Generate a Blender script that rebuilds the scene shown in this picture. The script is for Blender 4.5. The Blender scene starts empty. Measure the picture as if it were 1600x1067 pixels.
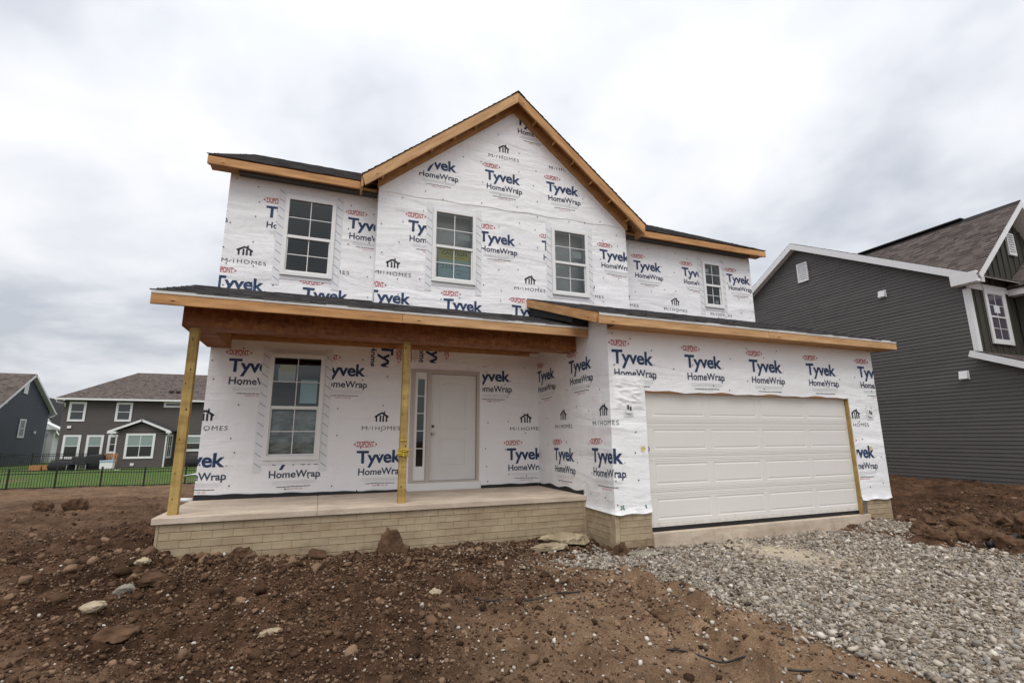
import bpy, bmesh, math, random
import numpy as np
from mathutils import Vector, Matrix, noise as mnoise
random.seed(7); RNG = np.random.default_rng(11)
SC = bpy.context.scene
COL = SC.collection
# ------------------------------------------------------------------ camera
YAW, PIT, ROL = 0.370, 0.196, -0.006
CAM = Vector((1.835, -9.489, 0.950))
fw = Vector((math.sin(YAW)*math.cos(PIT), math.cos(YAW)*math.cos(PIT), math.sin(PIT)))
r0 = Vector((math.cos(YAW), -math.sin(YAW), 0)); u0 = r0.cross(fw)
rr = r0*math.cos(ROL)+u0*math.sin(ROL); uu = -r0*math.sin(ROL)+u0*math.cos(ROL)
cd = bpy.data.cameras.new('camera'); cam = bpy.data.objects.new('camera', cd); COL.objects.link(cam)
M = Matrix((rr, uu, -fw)).transposed().to_4x4(); M.translation = CAM
cam.matrix_world = M
cd.sensor_fit = 'HORIZONTAL'; cd.sensor_width = 36; cd.lens = 762.36/1600*36
cd.clip_start = .05; cd.clip_end = 3000
SC.camera = cam
# ------------------------------------------------------------------ world: overcast sky
W = bpy.data.worlds.new('World'); SC.world = W; W.use_nodes = True
nt = W.node_tree; nt.nodes.clear()
def N(t, typ, **k):
    n = t.nodes.new(typ)
    for a, v in k.items():
        if a in n.inputs.keys() if isinstance(a, str) else False: n.inputs[a].default_value = v
        else: setattr(n, a, v)
    return n
SUN_EL, SUN_AZ = math.radians(60), math.radians(205)      # azimuth from +Y towards +X
sky = N(nt, 'ShaderNodeTexSky'); sky.sky_type = 'NISHITA'; sky.sun_disc = False
sky.sun_elevation = SUN_EL; sky.sun_rotation = SUN_AZ; sky.air_density = 1.5; sky.dust_density = 3
tc = N(nt, 'ShaderNodeTexCoord')
sep = N(nt, 'ShaderNodeSeparateXYZ'); nt.links.new(tc.outputs['Generated'], sep.inputs[0])
zc = N(nt, 'ShaderNodeMath', operation='MAXIMUM'); nt.links.new(sep.outputs['Z'], zc.inputs[0]); zc.inputs[1].default_value = 0
za = N(nt, 'ShaderNodeMath', operation='ADD'); nt.links.new(zc.outputs[0], za.inputs[0]); za.inputs[1].default_value = .22
dx = N(nt, 'ShaderNodeMath', operation='DIVIDE'); nt.links.new(sep.outputs['X'], dx.inputs[0]); nt.links.new(za.outputs[0], dx.inputs[1])
dy = N(nt, 'ShaderNodeMath', operation='DIVIDE'); nt.links.new(sep.outputs['Y'], dy.inputs[0]); nt.links.new(za.outputs[0], dy.inputs[1])
cmb = N(nt, 'ShaderNodeCombineXYZ'); nt.links.new(dx.outputs[0], cmb.inputs[0]); nt.links.new(dy.outputs[0], cmb.inputs[1])
cmb.inputs[2].default_value = 3.7
def wnoise(scale, detail, rough, dist):
    n = N(nt, 'ShaderNodeTexNoise'); n.inputs['Scale'].default_value = scale; n.inputs['Detail'].default_value = detail
    n.inputs['Roughness'].default_value = rough; n.inputs['Distortion'].default_value = dist
    nt.links.new(cmb.outputs[0], n.inputs['Vector']); return n
n1 = wnoise(.95, 5, .52, .35); n2 = wnoise(2.6, 4, .5, .2)
mx = N(nt, 'ShaderNodeMath', operation='MULTIPLY_ADD'); nt.links.new(n2.outputs['Fac'], mx.inputs[0]); mx.inputs[1].default_value = .42
nt.links.new(n1.outputs['Fac'], mx.inputs[2])
ramp = N(nt, 'ShaderNodeValToRGB'); nt.links.new(mx.outputs[0], ramp.inputs[0])
e = ramp.color_ramp.elements
e[0].position = .57; e[0].color = (.575, .605, .67, 1); e[1].position = .86; e[1].color = (.97, .975, 1, 1)
e.new(.70).color = (.80, .82, .87, 1)
# an overcast dome is brighter towards the zenith
el = N(nt, 'ShaderNodeMath', operation='MULTIPLY_ADD'); nt.links.new(zc.outputs[0], el.inputs[0]); el.inputs[1].default_value = 3.4; el.inputs[2].default_value = 7.1
clo = N(nt, 'ShaderNodeVectorMath', operation='SCALE'); nt.links.new(ramp.outputs[0], clo.inputs[0]); nt.links.new(el.outputs[0], clo.inputs['Scale'])
mixs = N(nt, 'ShaderNodeMixRGB'); mixs.inputs[0].default_value = .93
nt.links.new(sky.outputs[0], mixs.inputs[1]); nt.links.new(clo.outputs[0], mixs.inputs[2])
bg = N(nt, 'ShaderNodeBackground'); bg.inputs['Strength'].default_value = .105
nt.links.new(mixs.outputs[0], bg.inputs['Color'])
ow = N(nt, 'ShaderNodeOutputWorld'); nt.links.new(bg.outputs[0], ow.inputs[0])
# ------------------------------------------------------------------ soft sun behind the cloud
sl = bpy.data.lights.new('sun', 'SUN'); sl.energy = 1.35; sl.angle = math.radians(35); sl.color = (1, .97, .93)
so = bpy.data.objects.new('sun', sl); COL.objects.link(so)
sd = Vector((math.sin(SUN_AZ)*math.cos(SUN_EL), math.cos(SUN_AZ)*math.cos(SUN_EL), math.sin(SUN_EL)))
so.rotation_euler = sd.to_track_quat('Z', 'Y').to_euler(); so.location = (0, -20, 30)
SC.view_settings.view_transform = 'Standard'; SC.view_settings.look = 'None'
SC.view_settings.gamma = 1; SC.view_settings.exposure = 0.30
SC.render.engine = 'CYCLES'
try:
    SC.cycles.use_denoising = True; SC.cycles.denoiser = 'OPENIMAGEDENOISE'; SC.cycles.denoising_input_passes = 'RGB_ALBEDO_NORMAL'; SC.cycles.denoising_prefilter = 'NONE'
    SC.cycles.use_adaptive_sampling = False
except Exception: pass
SC.cycles.max_bounces = 6; SC.cycles.transparent_max_bounces = 8
SC.cycles.sample_clamp_indirect = 4
# ------------------------------------------------------------------ materials
MATS = {}
def mat(name, col, rough=.7, spec=.3, var=0, vscale=4, bump=0, bscale=30, attr=None, metallic=0, vstretch=(1,1,1), bstretch=None, col2=None, detail=5):
    m = bpy.data.materials.new(name); m.use_nodes = True; t = m.node_tree
    b = t.nodes['Principled BSDF']; b.inputs['Roughness'].default_value = rough
    b.inputs['Specular IOR Level'].default_value = spec; b.inputs['Metallic'].default_value = metallic
    b.inputs['Base Color'].default_value = (*col, 1)
    co = N(t, 'ShaderNodeTexCoord')
    if var or col2:
        mp = N(t, 'ShaderNodeMapping'); mp.inputs['Scale'].default_value = vstretch; t.links.new(co.outputs['Object'], mp.inputs[0])
        n = N(t, 'ShaderNodeTexNoise'); n.inputs['Scale'].default_value = vscale; n.inputs['Detail'].default_value = detail; n.inputs['Roughness'].default_value = .6
        t.links.new(mp.outputs[0], n.inputs['Vector'])
        r = N(t, 'ShaderNodeValToRGB'); t.links.new(n.outputs['Fac'], r.inputs[0])
        c2 = col2 or tuple(min(1, c*(1+var)) for c in col); c1 = col if col2 else tuple(c*(1-var) for c in col)
        r.color_ramp.elements[0].position = .3; r.color_ramp.elements[0].color = (*c1, 1)
        r.color_ramp.elements[1].position = .7; r.color_ramp.elements[1].color = (*c2, 1)
        t.links.new(r.outputs[0], b.inputs['Base Color'])
    if attr:      # per-face random shade
        a = N(t, 'ShaderNodeAttribute'); a.attribute_name = 'rnd'
        r = N(t, 'ShaderNodeValToRGB'); t.links.new(a.outputs['Fac'], r.inputs[0])
        els = r.color_ramp.elements
        els[0].color = (*attr[0], 1); els[1].color = (*attr[-1], 1)
        for i, c in enumerate(attr[1:-1]): els.new((i+1)/(len(attr)-1)).color = (*c, 1)
        t.links.new(r.outputs[0], b.inputs['Base Color'])
    if bump:
        mp = N(t, 'ShaderNodeMapping'); mp.inputs['Scale'].default_value = bstretch or vstretch; t.links.new(co.outputs['Object'], mp.inputs[0])
        n = N(t, 'ShaderNodeTexNoise'); n.inputs['Scale'].default_value = bscale; n.inputs['Detail'].default_value = 5; t.links.new(mp.outputs[0], n.inputs['Vector'])
        bp = N(t, 'ShaderNodeBump'); bp.inputs['Strength'].default_value = 1; bp.inputs['Distance'].default_value = bump
        t.links.new(n.outputs['Fac'], bp.inputs['Height']); t.links.new(bp.outputs[0], b.inputs['Normal'])
    MATS[name] = m; return m
def wrap_bump(m, amt=1):
    """loose sheet relief shared by the house wrap and what is printed on it"""
    t = m.node_tree; b = t.nodes['Principled BSDF']
    co = N(t, 'ShaderNodeTexCoord')
    prev = None
    for sc, st, dist, rg in ((1.0, (.55, .55, 2.6), .050, .5), (2.2, (2.0, 2.0, .5), .020, .5), (7, (1, 1, 1.6), .006, .55), (1.3, (1, 1, 1), .03, .45)):
        mp = N(t, 'ShaderNodeMapping'); mp.inputs['Scale'].default_value = st; mp.inputs['Rotation'].default_value = (0, .12*sc, 0)
        t.links.new(co.outputs['Object'], mp.inputs[0])
        n = N(t, 'ShaderNodeTexNoise'); n.inputs['Scale'].default_value = sc; n.inputs['Detail'].default_value = 4; n.inputs['Roughness'].default_value = rg
        n.inputs['Distortion'].default_value = .6
        t.links.new(mp.outputs[0], n.inputs['Vector'])
        bp = N(t, 'ShaderNodeBump'); bp.inputs['Distance'].default_value = dist*amt; bp.inputs['Strength'].default_value = 1
        t.links.new(n.outputs['Fac'], bp.inputs['Height'])
        if prev: t.links.new(prev.outputs[0], bp.inputs['Normal'])
        prev = bp
    # crease lines: ridged noise, sharp in one direction
    mp = N(t, 'ShaderNodeMapping'); mp.inputs['Scale'].default_value = (.5, .5, 3.2); mp.inputs['Rotation'].default_value = (0, .3, 0); t.links.new(co.outputs['Object'], mp.inputs[0])
    n = N(t, 'ShaderNodeTexNoise'); n.noise_type = 'RIDGED_MULTIFRACTAL'; n.inputs['Scale'].default_value = 1.1; n.inputs['Detail'].default_value = 2
    t.links.new(mp.outputs[0], n.inputs['Vector'])
    bp = N(t, 'ShaderNodeBump'); bp.inputs['Distance'].default_value = .016*amt; t.links.new(n.outputs['Fac'], bp.inputs['Height'])
    t.links.new(prev.outputs[0], bp.inputs['Normal']); t.links.new(bp.outputs[0], b.inputs['Normal'])
WRAP = mat('house_wrap', (.88, .88, .89), .55, .35, var=.025, vscale=1.2); wrap_bump(WRAP)
NAVY = mat('ink_navy', (.028, .055, .13), .6, .3); wrap_bump(NAVY)
SLATE = mat('ink_slate', (.045, .06, .10), .6, .3); wrap_bump(SLATE)
RED = mat('ink_red', (.50, .045, .05), .6, .3); wrap_bump(RED)
GREY = mat('ink_grey', (.52, .53, .56), .6, .3)
BLACKINK = mat('ink_black', (.035, .04, .05), .6, .3); wrap_bump(BLACKINK)
TAPE = mat('flashing_tape', (.76, .77, .785), .35, .5, var=.04, vscale=6, bump=.004, bscale=9)
TAPEINK = mat('tape_ink', (.24, .28, .34), .6, .3)
VINYL = mat('vinyl_white', (.80, .80, .79), .35, .5, var=.02, vscale=3)
DOORW = mat('door_white', (.70, .69, .67), .45, .4, var=.02, vscale=3, bump=.0012, bscale=25, bstretch=(1, 1, .06))
GDOOR = mat('garage_white', (.73, .71, .67), .5, .35, var=.012, vscale=1.5, bump=.0012, bscale=30, bstretch=(.05, 1, 1))
def mud(m, z0, z1, colr=(.20, .14, .09)):
    t = m.node_tree; b = t.nodes['Principled BSDF']; src = b.inputs['Base Color'].links[0].from_socket; co = N(t, 'ShaderNodeTexCoord')
    ge = N(t, 'ShaderNodeNewGeometry'); sp = N(t, 'ShaderNodeSeparateXYZ'); t.links.new(ge.outputs['Position'], sp.inputs[0])
    mr = N(t, 'ShaderNodeMapRange'); t.links.new(sp.outputs['Z'], mr.inputs[0]); mr.inputs[1].default_value = z0; mr.inputs[2].default_value = z1; mr.inputs[3].default_value = .34; mr.inputs[4].default_value = 0
    n = N(t, 'ShaderNodeTexNoise'); n.inputs['Scale'].default_value = 7; n.inputs['Detail'].default_value = 8; n.inputs['Roughness'].default_value = .75; t.links.new(ge.outputs['Position'], n.inputs['Vector'])
    ad = N(t, 'ShaderNodeMath', operation='ADD'); t.links.new(mr.outputs[0], ad.inputs[0]); t.links.new(n.outputs['Fac'], ad.inputs[1])
    r = N(t, 'ShaderNodeValToRGB'); t.links.new(ad.outputs[0], r.inputs[0]); r.color_ramp.elements[0].position = .62; r.color_ramp.elements[0].color = (0, 0, 0, 1); r.color_ramp.elements[1].position = .95; r.color_ramp.elements[1].color = (.8, .8, .8, 1)
    mx = N(t, 'ShaderNodeMixRGB'); t.links.new(r.outputs[0], mx.inputs[0]); t.links.new(src, mx.inputs[1]); mx.inputs[2].default_value = (*colr, 1); t.links.new(mx.outputs[0], b.inputs['Base Color'])
mud(GDOOR, -.52, -.30, (.50, .45, .37))
FRAMEW = mat('door_frame_tan', (.52, .465, .415), .5, .35, var=.03)
WOOD = mat('pine_board', (.50, .27, .11), .65, .25, col2=(.66, .41, .20), vscale=3, vstretch=(.5, 9, 9), bump=.002, bscale=8, bstretch=(.8, 14, 14))
WOOD2 = mat('pine_board_pale', (.52, .32, .155), .65, .25, col2=(.66, .45, .25), vscale=3, vstretch=(.5, 9, 9), bump=.002, bscale=8, bstretch=(.8, 14, 14))
FRAMING = mat('framing_lumber', (.46, .25, .11), .7, .2, var=.3, vscale=5, vstretch=(1, 5, 5))
OSB = mat('osb_sheet', (.26, .11, .04), .6, .3, col2=(.46, .24, .10), vscale=11, vstretch=(.55, 1, 1.5), bump=.003, bscale=22, bstretch=(.5, 1, 1.3), detail=2)
def flakes(m, c):
    t = m.node_tree; b = t.nodes['Principled BSDF']; co = N(t, 'ShaderNodeTexCoord'); last = None
    for k, (sx, sz, rz) in enumerate(((9, 26, .35), (22, 11, -.5))):
        mp = N(t, 'ShaderNodeMapping'); mp.inputs['Scale'].default_value = (sx, 12, sz); mp.inputs['Rotation'].default_value = (0, rz, 0); t.links.new(co.outputs['Object'], mp.inputs[0])
        v = N(t, 'ShaderNodeTexVoronoi'); v.inputs['Scale'].default_value = 1; v.inputs['Randomness'].default_value = 1; t.links.new(mp.outputs[0], v.inputs['Vector'])
        r = N(t, 'ShaderNodeValToRGB'); t.links.new(v.outputs['Color'], r.inputs[0]); r.color_ramp.elements[0].color = (*c[0], 1); r.color_ramp.elements[1].color = (*c[1], 1)
        if last is None: last = r
        else:
            mx = N(t, 'ShaderNodeMixRGB'); mx.inputs[0].default_value = .5; t.links.new(last.outputs[0], mx.inputs[1]); t.links.new(r.outputs[0], mx.inputs[2]); last = mx
    t.links.new(last.outputs[0], b.inputs['Base Color'])
flakes(OSB, ((.16, .055, .018), (.44, .20, .075)))
POSTW = mat('treated_post', (.36, .25, .075), .7, .25, col2=(.50, .38, .15), vscale=5, vstretch=(4, 4, .35), bump=.002, bscale=12, bstretch=(5, 5, .3))
def objrand(m, amt):
    t = m.node_tree; b = t.nodes['Principled BSDF']; oi = N(t, 'ShaderNodeObjectInfo'); mr = N(t, 'ShaderNodeMapRange'); t.links.new(oi.outputs['Random'], mr.inputs[0]); mr.inputs[3].default_value = 1-amt; mr.inputs[4].default_value = 1+amt
    src = b.inputs['Base Color'].links[0].from_socket; ml = N(t, 'ShaderNodeVectorMath', operation='SCALE'); t.links.new(src, ml.inputs[0]); t.links.new(mr.outputs[0], ml.inputs['Scale']); t.links.new(ml.outputs[0], b.inputs['Base Color'])
def wear(m, knots=True, dark=.55, pos=False):
    t = m.node_tree; b = t.nodes['Principled BSDF']; src = b.inputs['Base Color'].links[0].from_socket; co = N(t, 'ShaderNodeTexCoord')
    n = N(t, 'ShaderNodeTexNoise'); n.inputs['Scale'].default_value = 1.7; n.inputs['Detail'].default_value = 6; n.inputs['Roughness'].default_value = .65
    mp = N(t, 'ShaderNodeMapping'); mp.inputs['Scale'].default_value = (.8, 4, 4); t.links.new(N(t, 'ShaderNodeNewGeometry').outputs['Position'] if pos else co.outputs['Object'], mp.inputs[0]); t.links.new(mp.outputs[0], n.inputs['Vector'])
    r = N(t, 'ShaderNodeValToRGB'); t.links.new(n.outputs['Fac'], r.inputs[0]); r.color_ramp.elements[0].position = .30; r.color_ramp.elements[0].color = (dark, dark*.86, dark*.76, 1); r.color_ramp.elements[1].position = .62; r.color_ramp.elements[1].color = (1.06, 1.0, .94, 1)
    ml = N(t, 'ShaderNodeMixRGB', blend_type='MULTIPLY'); ml.inputs[0].default_value = 1; t.links.new(src, ml.inputs[1]); t.links.new(r.outputs[0], ml.inputs[2]); out = ml
    if knots:
        mp = N(t, 'ShaderNodeMapping'); mp.inputs['Scale'].default_value = (1.5, 0, 4.2); t.links.new(co.outputs['Object'], mp.inputs[0])
        v = N(t, 'ShaderNodeTexVoronoi'); v.inputs['Scale'].default_value = 1.3; t.links.new(mp.outputs[0], v.inputs['Vector'])
        r = N(t, 'ShaderNodeValToRGB'); t.links.new(v.outputs['Distance'], r.inputs[0]); r.color_ramp.elements[0].position = .035; r.color_ramp.elements[0].color = (.22, .14, .10, 1); r.color_ramp.elements[1].position = .085; r.color_ramp.elements[1].color = (1, 1, 1, 1)
        m2 = N(t, 'ShaderNodeMixRGB', blend_type='MULTIPLY'); m2.inputs[0].default_value = 1; t.links.new(ml.outputs[0], m2.inputs[1]); t.links.new(r.outputs[0], m2.inputs[2]); out = m2
    t.links.new(out.outputs[0], b.inputs['Base Color'])
wear(WOOD); wear(WOOD2, dark=.66); wear(OSB, False, .6); wear(POSTW, False, .66)
DECK = mat('roof_sheathing', (.46, .27, .12), .7, .2, col2=(.60, .38, .19), vscale=9)
KNOT = mat('knot', (.10, .045, .02), .7, .2)
CONC = mat('porch_concrete', (.56, .505, .43), .85, .2, var=.16, vscale=2.2, bump=.004, bscale=40)
FOUND = mat('stamped_concrete', (.37, .312, .218), .88, .2, col2=(.48, .415, .305), vscale=1.6, vstretch=(1, 1, 2.5), bump=.004, bscale=55)
wear(CONC, False, .80); wear(FOUND, False, .74, True); objrand(FOUND, .045); mud(FOUND, -.78, -.42, (.13, .085, .052)); mud(CONC, -.9, -.5, (.2, .15, .10))
MEMB = mat('black_membrane', (.012, .012, .013), .5, .4, bump=.006, bscale=20)
DRIP = mat('drip_edge', (.62, .62, .60), .4, .5)
SHD = mat('shingle_dark', (.05, .047, .047), .9, .2, attr=[(.030, .028, .029), (.055, .052, .052), (.085, .08, .08)])
SHB = mat('shingle_brown', (.1, .08, .07), .9, .2, attr=[(.088, .070, .064), (.130, .106, .096), (.185, .153, .138), (.125, .106, .099)])
FELT = mat('roof_felt', (.035, .034, .036), .8, .2, bump=.004, bscale=12)
SID = mat('siding_taupe', (.106, .098, .094), .55, .35, var=.05, vscale=2, bump=.0008, bscale=40, bstretch=(.1, .1, 2))
SIDB = mat('siding_brown_grey', (.098, .086, .080), .6, .3, var=.05, vscale=1)
SIDA = mat('siding_blue_grey', (.075, .088, .104), .6, .3, var=.05, vscale=1)
SIDC = mat('siding_white', (.62, .64, .66), .6, .3)
BATT = mat('board_batten_olive', (.066, .062, .050), .55, .35, var=.06, vscale=3)
objrand(SID, .07)
TRIM = mat('white_trim', (.78, .78, .78), .45, .4, var=.02, vscale=2)
DARK = mat('interior_dark', (.11, .108, .105), .9, .1)
BLACK = mat('fence_black', (.012, .012, .013), .4, .5)
COVER = mat('black_cover', (.016, .016, .018), .6, .3, bump=.02, bscale=6)
CEDAR = mat('cedar', (.42, .20, .09), .7, .2, var=.2)
BLUEP = mat('blue_plastic', (.33, .48, .62), .5, .4)
WHITEP = mat('white_plastic', (.78, .78, .77), .4, .5)
YELLOW = mat('yellow_rope', (.62, .47, .06), .6, .3, var=.2, vscale=20)
PAPERY = mat('paper_yellow', (.72, .66, .22), .7, .2)
PAPERB = mat('paper_blue', (.58, .75, .80), .7, .2)
PAPERW = mat('paper_white', (.72, .75, .77), .7, .2)
METAL = mat('brushed_metal', (.55, .54, .52), .3, .5, metallic=.9)
BRONZE = mat('dark_lock', (.04, .035, .03), .4, .5)
GREENI = mat('green_ink', (.03, .22, .12), .6, .3)
GRASS = mat('lawn_grass', (.060, .105, .022), .9, .1, col2=(.105, .165, .046), vscale=1.6, bump=.05, bscale=14)
GRAVBASE = mat('gravel_bed', (.22, .178, .132), .9, .2, col2=(.42, .36, .275), vscale=9, bump=.03, bscale=40)
def sand_mix(m):
    t = m.node_tree; b = t.nodes['Principled BSDF']; src = b.inputs['Base Color'].links[0].from_socket
    a = N(t, 'ShaderNodeAttribute'); a.attribute_name = 'sand'; mx = N(t, 'ShaderNodeMixRGB'); t.links.new(a.outputs['Fac'], mx.inputs[0]); t.links.new(src, mx.inputs[1]); mx.inputs[2].default_value = (.50, .42, .31, 1); t.links.new(mx.outputs[0], b.inputs['Base Color'])
sand_mix(GRAVBASE)
GRAV = mat('gravel_stone', (.3, .3, .3), .85, .25, attr=[(.060, .044, .032), (.19, .150, .112), (.33, .278, .218), (.50, .44, .365), (.20, .187, .173), (.39, .345, .280), (.14, .100, .068), (.64, .58, .50)])
PEB = mat('pebble', (.4, .38, .34), .85, .25, attr=[(.16, .12, .085), (.30, .25, .19), (.46, .42, .36), (.62, .58, .52)])
LIME = mat('limestone', (.30, .235, .15), .9, .15, col2=(.50, .42, .30), vscale=9, bump=.02, bscale=16)
RUBBLE = mat('concrete_rubble', (.22, .165, .10), .92, .12, col2=(.46, .38, .26), vscale=7, bump=.05, bscale=14)
LIMEG = mat('grey_stone', (.20, .18, .14), .8, .25, col2=(.31, .285, .235), vscale=8, bump=.01, bscale=14)
SOILC = (.056, .034, .021); SOILD = (.100, .064, .040)
CLOD = mat('soil_clod', SOILC, .92, .15, attr=[(.034, .018, .010), (.085, .048, .028), (.140, .084, .051), (.260, .172, .112)], bump=.012, bscale=45)
CLODB = mat('soil_lump', (.056, .030, .017), .92, .15, col2=(.152, .089, .053), vscale=7, bump=.02, bscale=22)
# window glass: thin pane that mirrors at grazing angles and otherwise shows the room behind
def glass_mat(name, tint):
    m = bpy.data.materials.new(name); m.use_nodes = True; t = m.node_tree; t.nodes.clear()
    fr = N(t, 'ShaderNodeFresnel'); fr.inputs[0].default_value = 1.62
    tr = N(t, 'ShaderNodeBsdfTransparent'); tr.inputs[0].default_value = (*tint, 1)
    gl = N(t, 'ShaderNodeBsdfGlossy'); gl.inputs['Roughness'].default_value = .02; gl.inputs[0].default_value = (.9, .95, .95, 1)
    mx = N(t, 'ShaderNodeMixShader'); t.links.new(fr.outputs[0], mx.inputs[0]); t.links.new(tr.outputs[0], mx.inputs[1]); t.links.new(gl.outputs[0], mx.inputs[2])
    o = N(t, 'ShaderNodeOutputMaterial'); t.links.new(mx.outputs[0], o.inputs[0]); return m
GLASS = glass_mat('window_glass', (.80, .85, .83))
GLASSD = mat('far_window_glass', (.035, .042, .042), .06, .7)
GLASSG = mat('far_window_blind', (.26, .33, .31), .3, .5)
# soil: colour zones of their own (dark turned earth, paler trodden clay)
def soil_mat():
    m = bpy.data.materials.new('soil'); m.use_nodes = True; t = m.node_tree; b = t.nodes['Principled BSDF']
    b.inputs['Roughness'].default_value = .93; b.inputs['Specular IOR Level'].default_value = .15
    co = N(t, 'ShaderNodeTexCoord')
    def noise(sc, de=6, ro=.6):
        n = N(t, 'ShaderNodeTexNoise'); n.inputs['Scale'].default_value = sc; n.inputs['Detail'].default_value = de; n.inputs['Roughness'].default_value = ro
        t.links.new(co.outputs['Object'], n.inputs['Vector']); return n
    a = N(t, 'ShaderNodeAttribute'); a.attribute_name = 'clay'
    r1 = N(t, 'ShaderNodeValToRGB'); t.links.new(noise(3.2).outputs['Fac'], r1.inputs[0])
    r1.color_ramp.elements[0].position = .38; r1.color_ramp.elements[0].color = (.066, .037, .0215, 1)
    r1.color_ramp.elements[1].position = .66; r1.color_ramp.elements[1].color = (.182, .110, .068, 1)
    r2 = N(t, 'ShaderNodeValToRGB'); t.links.new(noise(4.5).outputs['Fac'], r2.inputs[0])
    r2.color_ramp.elements[0].position = .34; r2.color_ramp.elements[0].color = (.235, .158, .097, 1)
    r2.color_ramp.elements[1].position = .70; r2.color_ramp.elements[1].color = (.430, .310, .202, 1)
    mx = N(t, 'ShaderNodeMixRGB'); t.links.new(a.outputs['Fac'], mx.inputs[0]); t.links.new(r1.outputs[0], mx.inputs[1]); t.links.new(r2.outputs[0], mx.inputs[2])
    # speckle of crumbs and grit
    n3 = noise(60, 3, .7); r3 = N(t, 'ShaderNodeValToRGB'); t.links.new(n3.outputs['Fac'], r3.inputs[0])
    r3.color_ramp.elements[0].position = .35; r3.color_ramp.elements[0].color = (.7, .7, .7, 1); r3.color_ramp.elements[1].position = .7; r3.color_ramp.elements[1].color = (1.25, 1.22, 1.2, 1)
    ml = N(t, 'ShaderNodeMixRGB', blend_type='MULTIPLY'); ml.inputs[0].default_value = 1; t.links.new(mx.outputs[0], ml.inputs[1]); t.links.new(r3.outputs[0], ml.inputs[2])
    n4 = noise(.9, 4, .6); r4 = N(t, 'ShaderNodeValToRGB'); t.links.new(n4.outputs['Fac'], r4.inputs[0])
    r4.color_ramp.elements[0].position = .36; r4.color_ramp.elements[0].color = (.72, .66, .62, 1); r4.color_ramp.elements[1].position = .64; r4.color_ramp.elements[1].color = (1.12, 1.04, 1.0, 1)
    m4 = N(t, 'ShaderNodeMixRGB', blend_type='MULTIPLY'); m4.inputs[0].default_value = 1; t.links.new(ml.outputs[0], m4.inputs[1]); t.links.new(r4.outputs[0], m4.inputs[2])
    t.links.new(m4.outputs[0], b.inputs['Base Color'])
    p = None
    for n, d in ((noise(14, 6, .68), .06), (noise(48, 5, .68), .024), (noise(150, 3, .6), .006)):
        bp = N(t, 'ShaderNodeBump'); bp.inputs['Distance'].default_value = d; t.links.new(n.outputs['Fac'], bp.inputs['Height'])
        if p: t.links.new(p.outputs[0], bp.inputs['Normal'])
        p = bp
    t.links.new(p.outputs[0], b.inputs['Normal']); return m
SOIL = soil_mat()
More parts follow.
